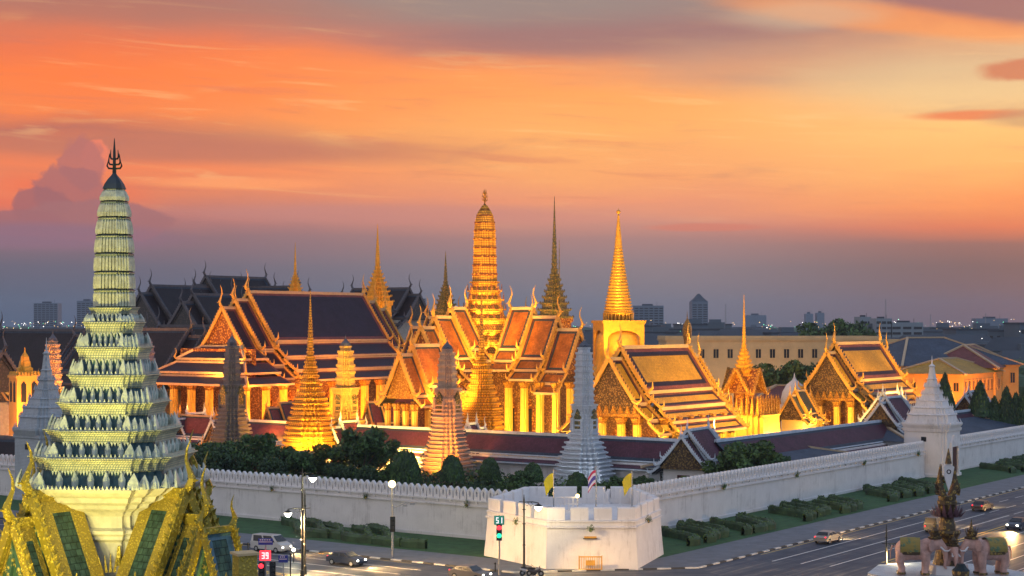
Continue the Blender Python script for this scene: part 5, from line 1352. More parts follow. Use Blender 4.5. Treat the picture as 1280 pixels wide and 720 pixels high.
b = MB([M['white'], M['whitecold']]); b.loft([(circ(9.5,8),0),(circ(9.5,8),.5),(circ(7.4,8),.5),(circ(7.0,8),MZ-.4),(circ(7.3,8),MZ-.35),(circ(7.3,8),MZ)], 1); b.build('plinth', mn)
b = MB(M['white']); 
b.loft([(circ(2.0,8),MZ),(circ(1.9,8),MZ+.8)]); b.build('inner_plinth', mn)
k5 = 152/F; mz = lambda y: PZ(y, 152)
b = MB([M['darkgold'], M['pink'], M['purple']]); b.smooth = False
b.loft([(circ(18*k5,16),MZ+.8),(circ(14*k5,16),mz(690)),(circ(11*k5,16),mz(678)),(circ(13*k5,16),mz(672)),(circ(17*k5,16),mz(665)),(circ(16*k5,16),mz(662))], [0,0,0,0,0])
b.loft([(circ(11*k5,16),mz(664)),(circ(10*k5,16),mz(655)),(circ(8*k5,16),mz(648)),(circ(10*k5,16),mz(643))], 0); b.build('urn', mn)
lo = MB(M['purple'])
for ring, (n, r0, r1, y0, y1) in enumerate(((16,8,24,644,642),(14,8,21,643,637),(12,8,16,641,632))):
    for k in range(n):
        a = 2*pi*(k+.5*ring)/n; w_ = 2.6*k5
        P = lambda rr, off, y_: (cos(a)*rr*k5-sin(a)*off, sin(a)*rr*k5+cos(a)*off, mz(y_))
        lo.face([P(r0,-w_*.7,y0), P((r0+r1)*.55,-w_,y0-.5), P(r1,0,y1-4), P((r0+r1)*.55,w_,y0-.5), P(r0,w_*.7,y0)])
        lo.face([P(r0,-w_*.7,y0+1.5), P((r0+r1)*.55,-w_,y0+1), P(r1,0,y1-4), P((r0+r1)*.55,w_,y0+1), P(r0,w_*.7,y0+1.5)][::-1])
lo.build('lotus_petals', mn)
b = MB(M['darkgold']); b.loft([(circ(9*k5,12),mz(642)),(circ(11*k5,12),mz(632)),(circ(12.5*k5,12),mz(630)),(circ(12.5*k5,12),mz(626)),(circ(11*k5,12),mz(625)),(circ(11.5*k5,12),mz(620)),(circ(9*k5,12),mz(619))]); b.build('drum', mn)
fl = MB(M['darkgold']); R = random.Random(8)
for k in range(70):
    s = R.choice((-1,1)); x = s*R.uniform(3,13)*k5; y0 = 619-R.uniform(0,30)*(1-abs(x)/k5/17); h_ = R.uniform(4,8)*k5; yy = R.uniform(-5,5)*k5
    z0 = mz(y0); fl.face([(x-.12,yy,z0),(x+.14,yy-.08,z0),(x+s*.25,yy,z0+h_)]); fl.face([(x,yy-.12,z0),(x,yy+.12,z0),(x+s*.3,yy,z0+h_*.9)])
for s in (-1,1):
    for y_ in (-3,3): fl.loft([([(s*5*k5-.25,y_*k5-.25),(s*5*k5+.25,y_*k5-.25),(s*5*k5+.25,y_*k5+.25),(s*5*k5-.25,y_*k5+.25)],mz(619)),([(s*10*k5-.2,y_*k5-.2),(s*10*k5+.2,y_*k5-.2),(s*10*k5+.2,y_*k5+.2),(s*10*k5-.2,y_*k5+.2)],mz(605)),([(s*8*k5-.02,y_*k5-.02),(s*8*k5+.02,y_*k5-.02),(s*8*k5+.02,y_*k5+.02),(s*8*k5-.02,y_*k5+.02)],mz(580))])
fl.build('flame_leaves', mn)
em = MB([M['white'], M['navy'], M['darkgold']]); P = lambda x, y_, t_=0: (x*k5, t_-6*k5, mz(y_))
pts = [(-7,583),(0,578),(7,583),(4,600),(0,613),(-4,600)]
em.face([P(x,y_,-.12) for x, y_ in pts][::-1]); em.face([P(x,y_,.12) for x, y_ in pts])
for i in range(6): em.face([P(*pts[i],-.12), P(*pts[(i+1)%6],-.12), P(*pts[(i+1)%6],.12), P(*pts[i],.12)])
for k in range(8):
    a0, a1 = 2*pi*k/8, 2*pi*(k+1)/8
    em.face([P(3*cos(a0),589+3*sin(a0),-.14),P(3*cos(a1),589+3*sin(a1),-.14),P(1.8*cos(a1),589+1.8*sin(a1),-.14),P(1.8*cos(a0),589+1.8*sin(a0),-.14)], 1)
em.tube([P(0,579,0),P(0,572,0),P(0,560,0)], [.32,.22,.03], 8, 2); em.build('emblem', mn)
elephant(MX-3.35, MY-1.2, MZ, radians(-12), .98, 'left pink stone elephant with green saddle cloth, facing the tiered monument')
elephant(MX+3.6, MY-1.2, MZ, radians(192), .98, 'right pink stone elephant with green saddle cloth, its back to the right edge')
elephant(MX+.1, MY-.2, MZ, radians(-88), .78, 'middle pink stone elephant facing the viewer below the tiered monument')
b = MB([M['green'], M['darkgold']]); b.loft([(circ(.5,10),0),(circ(.75,10),.5),(circ(.8,10),.9),(circ(.5,10),1.2),(circ(.35,10),1.5)], [0,1,0,0]); tag(b.build('glazed_urn', None, (MX, MY-4.6, MZ)), 'small green and gold urn at the front of the elephant plinth', 'urn')

# ================================================================== STREET FURNITURE
M['lampglow'] = mat('lamp_glow', (1,1,1), .5, 0, 0, emit=(1,.93,.72), estr=9)
M['lampwarm'] = mat('lamp_glow_warm', (1,.9,.6), .5, 0, 0, emit=(1,.72,.22), estr=7)
M['red'] = mat('red_light', (.8,.02,.02), .5, 0, 0, emit=(1,.03,.05), estr=2.2)
M['greenl'] = mat('green_light', (.02,.7,.3), .5, 0, 0, emit=(.02,.75,.38), estr=1.6)
M['ltgreen'] = mat('panel_green', (.02,.30,.22), .5, 0, 0, emit=(.02,.35,.26), estr=.2)
M['digit'] = mat('digit_glow', (1,1,1), .5, 0, 0, emit=(1,.95,.9), estr=.9)
M['blue'] = mat('sign_blue', (.02,.05,.30), .5, 0, .1)
def base_z(x): return .13
def bulb(parent, x, z, glow, r=.42, y=0):
    b = MB(glow); b.loft([([(x+px_,y+py_) for px_, py_ in circ(r_, 12)], z+dz) for r_, dz in ((r*.25,-r*1.1),(r*.75,-r*.6),(r,-.05),(r,0))]); b.build('lamp_globe', parent)
    c = MB(M['metal']); c.loft([([(x+px_,y+py_) for px_, py_ in circ(r_, 12)], z+dz) for r_, dz in ((r*1.08,.004),(r*.8,r*.35),(r*.3,r*.6),(.06,r*.8))]); c.build('lamp_hood', parent)
def street_lamp(px, D, yb, ytop, arms, label, watts=900, glow='lampglow', r=.07, road_w=5000, aim=(4,-4)):
    """arms: (dx_px, y_px)"""
    g0 = 0.13; x0 = PX(px, D)
    t_ = thing('street_lamp', label, 'street lamp', (x0, D, g0), 0); k = D/F
    h = PZ(ytop, D)-g0
    p = MB(M['metal']); p.tube([(0,0,0),(0,0,.9),(0,0,1.0),(0,0,h-.6),(0,0,h)], [r*2.4,r*2.0,r*1.3,r,.02], 8)
    for f_ in (.35,.62,.8): p.loft([(circ(r*1.2,8),h*f_),(circ(r*2.2,8),h*f_+.06),(circ(r*1.2,8),h*f_+.14)])
    p.build('pole', t_)
    for dx, ya in arms:
        za = PZ(ya, D)-g0; a = MB(M['metal']); X = dx*k
        a.tube([(-X*.35,0,za+.75),(0,0,za+.7),(X*.6,0,za+.72),(X,0,za+.62),(X,0,za+.3)], [.04,.055,.055,.05,.03], 6)
        for s in (.25,.5): a.tube([(X*s,0,za+.7),(X*(s+.1),0,za+.45),(X*(s-.05),0,za+.3),(X*(s-.18),0,za+.45)], [.03,.03,.03,.01], 5)
        bulb(a.build('arm', t_), X, za+.25, M[glow], .40)
        lamp(x0+X, D-.3, za+g0-.55, watts, (1,.80,.45), size=.3)
        lamp(x0+X, D-.2, za+g0-.6, road_w, (1,.58,.22), (x0+X+aim[0], D+aim[1], 0), 135, .3)
    return t_
street_lamp(378, 168, 725, 585, [(13,600)], 'taller black pole of the left street lamp pair, its lamp above the wall', 600, 'lampglow', .10)
street_lamp(381, 171, 722, 612, [(-21,644)], 'shorter black pole of the left street lamp pair, its lamp reaching over the lawn', 1500, 'lampglow', .09, 28000, (8,-3))
street_lamp(655, 172, 720, 618, [(18,636)], 'black street lamp with one bright arm in front of the corner bastion', 600, 'lampglow', .09, 7000, (6,-5))
street_lamp(1108, 158, 725, 655, [(16,689)], 'slim black street lamp with a bright arm beside the left pink elephant', 120, 'lampglow', .07, 16000, (-9,12))
t_ = thing('globe_lamp', 'yellow glowing lamp on a slim grey pole at the left wall', 'street lamp', (PX(490,190), 190, .13), 0)
b = MB(M['grey']); b.tube([(0,0,0),(0,0,PZ(610,190)-.13)], [.10,.07], 8); b.build('pole', t_); b = MB(M['lampwarm']); b.ball((0,0,PZ(605,190)-.13), .42, 10); b.build('lamp_globe', t_)
lamp(PX(490,190), 188.6, PZ(604,190), 350, (1,.7,.25))
t_ = thing('garden_lamp', 'tiny bright ground lamp at the kerb under the left lamp arm', 'street lamp', (PX(367,180), 180, .13), 0)
b = MB(M['metal']); b.tube([(0,0,0),(0,0,1.2)], .06, 6); b.build('pole', t_); b = MB(M['lampglow']); b.ball((0,0,1.35), .2, 8); b.build('lamp_globe', t_)
lamp(PX(367,180), 179.4, 1.6, 250, (1,.85,.5))
t_ = thing('platform_lamp', 'small warm lamp glowing on the bastion platform', 'lamp', (PX(722,190), 190, 4.6), 0)
b = MB(M['metal']); b.tube([(0,0,0),(0,0,1.5)], .06, 6); b.build('pole', t_); b = MB(M['lampwarm']); b.ball((0,0,1.7), .22, 8); b.build('lamp_globe', t_); lamp(PX(722,190), 189.4, 6.6, 50, (1,.7,.3))
SEG = {'0':'abcdef','1':'bc','2':'abged','3':'abgcd','4':'fgbc','5':'afgcd','6':'afgedc','7':'abc','8':'abcdefg','9':'abcdfg'}
def digits(txt, w, h, mtl):
    b = MB(mtl); n = len(txt); cw = w/n
    for i, ch in enumerate(txt):
        x0 = -w/2+cw*i+cw*.14; x1 = -w/2+cw*(i+1)-cw*.14; z0, z1 = -h/2, h/2; zm = 0; t_ = h*.14
        R = dict(a=(x0,x1,z1-t_,z1), g=(x0,x1,zm-t_/2,zm+t_/2), d=(x0,x1,z0,z0+t_), f=(x0,x0+t_,zm,z1), b=(x1-t_,x1,zm,z1), e=(x0,x0+t_,z0,zm), c=(x1-t_,x1,z0,zm))
        for j, s in enumerate(SEG[ch]): a = R[s]; b.box(a[0], a[1], -.02-.001*j, 0, a[2], a[3])
    return b
def traffic_light(px, D, ytop, yhead, label, lit, count=None, cmat=None, cz=None, heads=1, arm=None):
    x0 = PX(px, D); t_ = thing('traffic_light', label, 'traffic light', (x0, D, .13), 0)
    p = MB(M['grey']); h = PZ(ytop, D)-.13; p.tube([(0,0,0),(0,0,h)], [.11,.08], 8); p.build('pole', t_)
    zh = PZ(yhead, D)-.13
    for i in range(heads):
        xo = .0 if heads == 1 else (-.35+1.05*i)
        hd = MB(M['metal']); hd.box(xo-.28,xo+.28,-.32,-.12,zh-.85,zh+.85); 
        for j in range(3): hd.tube([(xo,-.32,zh+.5-.5*j+.1),(xo,-.55,zh+.5-.5*j+.12)], .2, 8)
        hdo = hd.build('signal_head', t_)
        for j in range(3):
            on = lit[i] == j; c_ = {0: M['red'], 1: M['lampwarm'], 2: M['greenl']}[j] if on else M['winblack']
            l_ = MB(c_); l_.ball((xo,-.5 if on else -.36,zh+.5-.5*j), .25 if on else .17, 10, 0, (1,.5,1)); l_.build('signal_lens', hdo)
    if count:
        zc_ = PZ(cz, D)-.13; s_ = MB(cmat); s_.box(-.52,.52,-.3,-.12,zc_-.46,zc_+.46); cpo = s_.build('countdown_panel', t_)
        d_ = digits(count, .74, .6, M['digit']); d_.build('countdown_digits', cpo, (0,-.31,zc_))
    if arm:
        a = MB(M['grey']); zt = h; a.tube([(0,0,zt-.3),(1.4,0,zt+.3),(2.2,0,zt+.25)], .05, 6); a.box(1.9,2.5,-.12,.12,zt+.1,zt+.3); a.box(1.1,1.6,-.12,.12,zt-.1,zt+.1); a.build('camera_arm', t_)
    return t_
traffic_light(332, 158, 684, 713, 'traffic light with a red countdown panel reading 39 at the lower left crossing', (0, 9), '39', M['red'], 694, 2)
traffic_light(624, 171, 644, 665, 'traffic light with a small green countdown panel before the bastion', (0,), '51', M['ltgreen'], 650)
b2 = [o for o in COL.objects if o.get('label', '').startswith('traffic light with a small green')][0]
l_ = MB(M['greenl']); l_.ball((0,-.5,PZ(669,171)-.13), .26, 10, 0, (1,.5,1)); l_.build('signal_lens', b2)
traffic_light(491, 184, 632, 655, 'dark unlit traffic light with a camera arm at the left road kerb', (9,), arm=True)
def sign(px, D, ytop, ybot, w, label):
    x0 = PX(px, D); t_ = thing('road_sign', label, 'road sign', (x0, D, 0), 0); k = D/F; z1 = PZ(ytop,D); z0 = PZ(ybot,D)
    p = MB(M['grey']); p.tube([(0,.1,0),(0,.1,z1)], .06, 6); p.build('pole', t_)
    s_ = MB([M['blue'], M['line']]); s_.box(-w/2,w/2,-.06,.04,z0,z1); s_.box(-w/2+.08,w/2-.08,-.075,-.062,(z0+z1)/2-.06,(z0+z1)/2+.02,1)
    R = random.Random(px)
    x = -w/2+.15
    while x < w/2-.25:
        wd = R.uniform(.08,.2); s_.box(x, x+wd, -.075, -.062, (z0+z1)/2+.12, (z0+z1)/2+.12+(z1-z0)*.2, 1); x += wd+.08
    s_.build('sign_board', t_)
sign(332, 160, 673, 681, 1.4, 'wide blue road sign above the red countdown light')
sign(354, 161, 694, 703, .9, 'small square blue road sign right of the red countdown light')
for i, (px, D, yt) in enumerate(((363,162,691),(310,166,678),(619,174,703))):
    p = MB(M['metal']); h = PZ(yt, D); p.tube([(0,0,0),(0,0,h-.1),(0,0,h)], [.09,.06,.02], 6); p.ball((0,0,h-.12), .13, 6)
    tag(p.build('bollard_post', None, (PX(px,D), D, .0)), ['slim dark post right of the small blue sign','slim dark post left of the red countdown light','slim dark post at the kerb below the green countdown light'][i], 'post')
# parked motorbikes in front of the bastion
def motorbike(px, D, col, label, rz):
    r = thing('motorbike', label, 'motorbike', (PX(px,D), D, .13), rz)
    m_ = mat('bike_paint', col, .3, .2, .05)
    for x in (-.62,.62):
        b = MB([M['metal'], M['grey']]); n = 16
        b.X = Matrix.Translation((x,0,.3)) @ Matrix.Rotation(pi/2,4,'X'); b.loft([(circ(.3,16),-.06),(circ(.3,16),.06)]); b.loft([(circ(.14,12),-.075),(circ(.14,12),.075)],1); b.build('wheel', r)
    b = MB(m_); b.tube([(.55,0,.75),(.25,0,.55),(-.1,0,.45),(-.5,0,.6),(-.85,0,.75)], [.1,.16,.2,.18,.06], 8); b.tube([(.62,0,.35),(.45,0,1.0)], .05, 6); b.build('frame', r)
    b = MB(M['winblack']); b.tube([(.05,0,.78),(-.3,0,.82),(-.75,0,.85)], [.08,.13,.1], 8); b.build('seat', r)
    b = MB(M['metal']); b.tube([(.45,-.33,1.05),(.45,0,1.0),(.45,.33,1.05)], .03, 6); b.build('handlebar', r)
motorbike(660, 170.5, (.6,.6,.6), 'pale motorbike parked at the kerb before the bastion, beside the lamp post', .3)
motorbike(669, 170, (.05,.05,.06), 'black motorbike parked at the kerb before the bastion, right of the pale one', -.2)

# ================================================================== CARS at rest in the lanes
CARM = {}
def car_mesh_parts(kind):
    if kind in CARM: return CARM[kind]
    L, W_, Hh, hood = dict(car=(4.4,1.75,1.42,.95), van=(4.9,1.85,1.95,1.15), pickup=(5.1,1.85,1.7,1.1))[kind]
    # side profile (x forward, z)
    if kind == 'car': lowp = [(-2.15,.35),(-2.2,.85),(-1.6,.98),(1.2,.95),(2.05,.78),(2.2,.5),(2.15,.3)]; cab = [(-1.75,.96),(-1.15,1.4),(.25,1.42),(1.05,.95)]
    elif kind == 'van': lowp = [(-2.4,.35),(-2.45,1.1),(1.7,1.15),(2.35,.9),(2.45,.5),(2.4,.3)]; cab = [(-2.4,1.1),(-2.3,1.9),(.8,1.95),(1.75,1.14)]
    else: lowp = [(-2.5,.45),(-2.55,1.05),(1.4,1.08),(2.4,.95),(2.5,.55),(2.45,.4)]; cab = [(-.9,1.06),(-.7,1.66),(.55,1.68),(1.3,1.07)]
    CARM[kind] = (L, W_, Hh, lowp, cab); return CARM[kind]
def car(x, y, rz, kind, col, label, tail=False):
    L, W_, Hh, lowp, cab = car_mesh_parts(kind)
    r = thing('parked_car' if False else kind if kind != 'car' else 'sedan', label, {'car':'car','van':'van','pickup':'pickup truck'}[kind], (x, y, .004), rz)
    m_ = mat('car_paint', col, .28, .2, .04)
    def ext(prof, hw0, hw1, mi=0, b=None):
        n = len(prof); z0 = min(p[1] for p in prof); z1 = max(p[1] for p in prof)
        wf = lambda z: hw0+(hw1-hw0)*(z-z0)/(z1-z0)
        for k in range(n):
            k2 = (k+1) % n; p, q = prof[k], prof[k2]
            b.face([(p[0],-wf(p[1]),p[1]),(q[0],-wf(q[1]),q[1]),(q[0],wf(q[1]),q[1]),(p[0],wf(p[1]),p[1])], mi)
        b.face([(p[0],-wf(p[1]),p[1]) for p in prof][::-1], mi); b.face([(p[0],wf(p[1]),p[1]) for p in prof], mi)
    b = MB(m_); ext(lowp, W_/2, W_/2*.97, 0, b); o = b.build('body', r); bv = o.modifiers.new('b', 'BEVEL'); bv.width = .06; bv.segments = 2
    b = MB([m_]); ext(cab, W_/2*.95, W_/2*.76, 0, b); o = b.build('cabin', r); bv = o.modifiers.new('b', 'BEVEL'); bv.width = .05; bv.segments = 2
    g_ = MB(M['winblack']); c = cab; e = .012
    # windscreen, rear and side glass just proud of the cabin
    def lerp2(p, q, t_): return (p[0]+(q[0]-p[0])*t_, p[1]+(q[1]-p[1])*t_)
    for (p, q, nx) in ((c[3], c[2], 1), (c[0], c[1], -1)):
        a, d = lerp2(p, q, .12), lerp2(p, q, .88)
        wa, wd = W_/2*.86, W_/2*.70
        g_.face([(a[0]+nx*.03,-wa,a[1]+.03),(a[0]+nx*.03,wa,a[1]+.03),(d[0]+nx*.03,wd,d[1]+.03),(d[0]+nx*.03,-wd,d[1]+.03)])
    for s in (-1, 1):
        for (t0, t1) in ((.06,.47),(.53,.94)):
            bl = lerp2(c[0], c[3], .04+.92*t0); br_ = lerp2(c[0], c[3], .04+.92*t1); tl = lerp2(c[1], c[2], t0); tr_ = lerp2(c[1], c[2], t1)
            f = lambda p, k: (p[0], s*((W_/2*.95 if k == 0 else W_/2*.78)+.012), p[1]+(.06 if k == 0 else -.08))
            g_.face([f(bl,0), f(br_,0), f(tr_,1), f(tl,1)])
    g_.build('windows', r)
    for sx in (-1, 1):
        for s in (-1, 1):
            w = MB([M['winblack'], M['grey']]); w.X = Matrix.Translation((sx*L*.31, s*(W_/2-.1), .33)) @ Matrix.Rotation(pi/2, 4, 'X'); w.loft([(circ(.33,18),-.11),(circ(.33,18),.11)]); wo = w.build('wheel', r); w = MB(M['grey'], w.X); w.loft([(circ(.2,12),-.118),(circ(.2,12),.118)]); w.build('rim', wo)
    for s in (-1, 1):
        h = MB(M['lampglow']); h.ball((L/2-.06, s*W_*.36, .68), .13, 8, 0, (.6,1.3,.8)); h.build('headlight', r)
        h = MB(M['red']); h.ball((-L/2+.06, s*W_*.38, .82), .11, 8, 0, (.6,1.2,1.2)); h.build('tail_light', r)
    d = Vector((cos(rz), sin(rz), 0)); p = Vector((x, y, .7))+d*(L/2+.15)
    lamp(p.x, p.y, p.z, 6500, (1,.56,.18), tuple(p+d*8+Vector((0,0,-.75))), 80, .1)
    return r
ca = [('l',21.8,27,'van',(.5,.5,.5),'white van',-1),('l',24.9,13,'car',(.03,.04,.07),'dark blue sedan',-1),('l',25.4,-4,'car',(.12,.12,.13),'charcoal sedan',-1),
      ('r',21.8,22,'car',(.30,.30,.30),'silver sedan',1),('r',25.1,66,'car',(.05,.05,.06),'black sedan',1),('r',28.5,40,'van',(.10,.11,.12),'dark grey van',1),
      ('r',36.0,48,'car',(.04,.05,.08),'dark blue sedan',-1),('r',36.0,84,'car',(.25,.25,.24),'grey sedan',-1)]
where = {'l': 'on the left road between near shrine and bastion', 'r': 'in the lanes of the right road, headlights on'}
for du, off, a, kind, col, lab, sg in ca:
    x, y = uv2(a, -off) if du == 'r' else uv2(-off, a)
    rz = (UR if du == 'r' else UR+pi/2) + (0 if sg > 0 else pi)
    car(x, y, rz, kind, col, lab+' '+where[du])

# ================================================================== CITY
cg = 0
def tower_block(px, D, yt, wpx, label, m, dep=30, roof=None, fl=3.6, group=None, rz=0.0, name='city_tower', rows=True):
    k = D/F; w = wpx*k; h = PZ(yt, D)
    r = thing(name, label, 'building', (PX(px,D), D, 0), rz, group)
    b = MB([m]); b.box(-w/2,w/2,0,dep,0,h); b.build('walls', r)
    if rows:
        g_ = MB(M['winblack']); n = int(h/fl); c = max(3, int(w/7))
        for i in range(max(0, n-12), n):
            for j in range(c):
                x0 = -w/2+w*(j+.12)/c; g_.box(x0, x0+w/c*.76, -.25, -.0, fl*i+1.0, fl*i+fl*.72)
        g_.build('window_bands', r)
    t_ = MB(M['cityroof'])
    if roof == 'peak': t_.loft([([(-w/2,0),(w/2,0),(w/2,dep),(-w/2,dep)],h),([(-w*.3,dep*.2),(w*.3,dep*.2),(w*.3,dep*.8),(-w*.3,dep*.8)],h+4*k),([(-w*.05,dep*.4),(w*.05,dep*.4),(w*.05,dep*.6),(-w*.05,dep*.6)],h+10*k)])
    else: t_.box(-w*.2,w*.15,dep*.3,dep*.6,h,h+2.2*k); t_.tube([(w*.3,dep*.4,h),(w*.3,dep*.4,h+5*k)], .1*k+.1, 5)
    t_.build('roof', r)
    return r
M['hz1'] = mat('tower_glass_blue', (.16,.21,.27), .6, 0, .1, .02)
tower_block(875, 2600, 377, 20, 'pointed-top blue grey high-rise on the horizon right of the golden stupa', M['hz1'], 40, 'peak')
tower_block(811, 2400, 382, 37, 'wide flat blue grey tower directly behind the golden stupa', M['hz1'])
tower_block(57, 3200, 379, 30, 'pair-like dark blue high-rise on the horizon at far left', M['hz1'])
tower_block(107, 3000, 376, 22, 'square blue high-rise just left of the near lit spire', M['hz1'])
tower_block(518, 3000, 373, 28, 'pale blue tower seen between two golden spires', M['hz1'])
tower_block(945, 4200, 394, 26, 'faint low block on the horizon right of the crown spire', M['hz1'], rows=False)
tower_block(1012, 4200, 392, 9, 'faint narrow tower on the horizon, left one of two', M['hz1'], rows=False)
tower_block(1026, 4200, 391, 9, 'faint narrow tower on the horizon, right one of two', M['hz1'], rows=False)
tower_block(1082, 1150, 396, 14, 'pale office block left of the radio mast', M['city2'], 20)
tower_block(1105, 1100, 398, 20, 'pale office block with a dark top right under the radio mast', M['city2'], 20)
tower_block(1134, 1100, 403, 40, 'long pale low office block right of the radio mast', M['city2'], 20)
tower_block(684, 1800, 392, 30, 'grey block behind the pale tiled ridge left of the golden stupa', M['city'], 20)
tower_block(1240, 3000, 398, 40, 'faint domed long block on the horizon at right', M['hz1'], rows=False)
for px, D, yt, lab in ((1107,1300,374,'tall thin radio mast on the horizon right of the farther chapel'),(452,1500,388,'thin mast on the horizon left of the big golden tiered spire'),(907,1500,380,'thin mast just left of the crown spire'),(1232,2200,391,'short thin mast on the horizon at right'),(1163,2200,393,'short paired mast on the horizon above the grey hipped roof')):
    p = MB([M['grey'], M['lampglow']]); h = PZ(yt, D); k = D/F
    for a in range(3): p.tube([(cos(a*2.1)*1.2,sin(a*2.1)*1.2,0),(cos(a*2.1)*.3,sin(a*2.1)*.3,h)], .16*k, 4)
    for j in range(1, 12): p.tube([(-.9,0,h*j/12),(.9,0,h*j/12+1.5)], .1*k, 3)
    tag(p.build('radio_mast', None, (PX(px,D), D, 0)), lab, 'mast')
RC = random.Random(5)
lowm = []
for v_ in range(8):
    b = MB([M['city'], M['cityroof'], M['city2'], M['winblack'], M['maroon']]); W_ = RC.uniform(12,34); dp = RC.uniform(10,18); hh = RC.uniform(6,15)
    b.box(-W_/2,W_/2,0,dp,0,hh, RC.choice((0,2)))
    if v_ % 2: b.loft([([(-W_/2-.8,-.8),(W_/2+.8,-.8),(W_/2+.8,dp+.8),(-W_/2-.8,dp+.8)],hh),([(-W_/2+3,dp/2-.1),(W_/2-3,dp/2-.1),(W_/2-3,dp/2+.1),(-W_/2+3,dp/2+.1)],hh+4)], RC.choice((1,4)))
    else: b.box(-W_/2-.3,W_/2+.3,-.3,dp+.3,hh,hh+.7,1); b.box(-3,3,2,6,hh+.7,hh+3,0)
    for f_ in range(int(hh/3.4)):
        n = int(W_/3)
        for j in range(n): b.box(-W_/2+W_*(j+.25)/n, -W_/2+W_*(j+.7)/n, -.12, -.01, 3.4*f_+1.1, 3.4*f_+2.6, 3)
    lowm.append(b.mesh('low_building'))
for i in range(296):
    D = 560+RC.random()**1.5*3400; px = RC.uniform(-20, 1300)
    if i < 90: D = RC.uniform(750, 1500); px = RC.uniform(640, 1300)
    if D < 700 and px < 340: D += 260
    o = bpy.data.objects.new('low_building', lowm[i % 8]); COL.objects.link(o); o.location = (PX(px,D), D, 0); o.rotation_euler.z = RC.uniform(-.3,.3)
    s_ = 1+.25*(D > 1500)+RC.uniform(-.15,.3)+(.45 if i < 90 else 0); o.scale = (s_, s_, s_)
    tag(o, 'low grey city building among the trees of the plain behind the palace', 'building', 'low city buildings behind the palace')
# far trees: canopy between the buildings
b = MB([M['leaf2'], M['leaf']]); R = random.Random(31)
for i in range(2300):
    D = 520+R.random()**1.6*5500; px = R.uniform(-40, 1320); x = PX(px,D); h = R.uniform(7,15)*(1+.3*(D > 2000)); w = R.uniform(5,12)*(1+D/2500)
    if D < 640 and px < 1050: D += 200
    n = 8
    b.ball((x, D, h*.45), 1, n, 0, (w, w*.7, h*.55))
    if D < 1700:
        for k in range(26):
            v = Vector((R.gauss(0,1), R.gauss(0,1), R.gauss(0,1))).normalized(); p = Vector((x+v.x*w*1.03, D+v.y*w*.72, h*.45+abs(v.z)*h*.6)); s = R.uniform(.5,1.2)
            t1 = Vector((R.gauss(0,1),R.gauss(0,1),R.gauss(0,1))).normalized()*s; t2 = Vector((R.gauss(0,1),R.gauss(0,1),R.gauss(0,1))).normalized()*s*.7
            b.face([p-t1, p-t2, p+t1, p+t2], 1)
tag(b.build('far_treeline'), 'dark mass of far-off trees spread between the city buildings up to the horizon', 'trees', kind='stuff')
b = MB([mat('city_light_white', (1,1,1), .5, 0, 0, emit=(1,.95,.85), estr=7), mat('city_light_warm', (1,.7,.3), .5, 0, 0, emit=(1,.6,.2), estr=4), mat('city_light_green', (.3,1,.6), .5, 0, 0, emit=(.2,1,.5), estr=4)])
for i in range(520):
    D = R.uniform(900,4500); px = R.choice((R.uniform(0,180),R.uniform(800,1280),R.uniform(0,1280))); b.ball((PX(px,D), D, R.uniform(14,30)), D/F*R.uniform(.16,.42), 6, R.choice((0,0,1,1,2)))
tag(b.build('city_lights'), 'scattered tiny lights of the far city along the horizon', 'lights', kind='stuff')

# ================================================================== FLOODLIGHTS of the temple (real lamps at the foot of the halls)
G = (1,.46,.065); GY = (1,.54,.085); GO = (1,.33,.04); FK = .8
def fl_at(px, D, z, w, col=G, tx=None, ang=110, size=.5):
    t_ = None
    if tx: t_ = (PX(tx[0],tx[1]), tx[1], tx[2])
    return lamp(PX(px,D), D, z, w*FK, col, t_, ang, size)
# cross-shaped hall: colonnades and roofs
for px, D, z, w in ((655,298,2.5,14000),(690,289,2.5,14000),(725,283,2.5,12000),(632,303,3,12000),(580,296,3,12000),(545,286,3,9000)):
    fl_at(px, D, z, w, GY)
fl_at(556, 284, 12, 38000, G, (572,312,23), 90); fl_at(652, 284, 12, 12000, GO, (650,312,20), 70)
fl_at(612, 296, 11, 60000, G, (606,325,42), 60); fl_at(570, 300, 16, 26000, GY, (604,325,34), 60); fl_at(650, 302, 16, 26000, GY, (608,325,34), 60)
fl_at(712, 290, 14, 10000, GY, (705,306,22), 80)
fl_at(602, 282, 3, 9000, GY)
# portal
fl_at(482, 281, 3, 6000, GY); fl_at(508, 278, 4, 6000, GY); fl_at(520, 276, 12, 6000, GO)
# ordination hall
for px, D, z, w in ((200,316,4,9000),(232,314,4,10000),(262,312,5,12000),(300,316,4,12000),(335,322,4,11000),(370,330,4,11000),(405,336,4,11000),(440,345,4,11000),(480,352,4,9000)): fl_at(px, D, z, w, GO)
fl_at(262, 322, 15, 30000, G, (279,338,26), 80); fl_at(225, 312, 11, 14000, GO, (240,326,17), 100)
for px, D in ((330,316),(370,322),(410,330),(450,338)): fl_at(px, D, 13, 15000, GO, (px+15,D+22,22), 100)
# slim chedi
fl_at(372, 284, 5, 9000, GY); fl_at(402, 284, 5, 9000, GY); fl_at(388, 281, 7, 14000, GY, (388,292,24), 70)
fl_at(428, 286, 9, 16000, GY, (432,300,16), 70); fl_at(442, 287, 9, 9000, GY, (433,300,19), 60)
# prang by the orange hall: lit from the left
fl_at(534, 258, 3, 26000, GO, (556,270,7), 60); fl_at(552, 256, 3, 12000, GO, (558,270,12), 60)
fl_at(737, 247, 2, 900, (.75,.85,1)); 
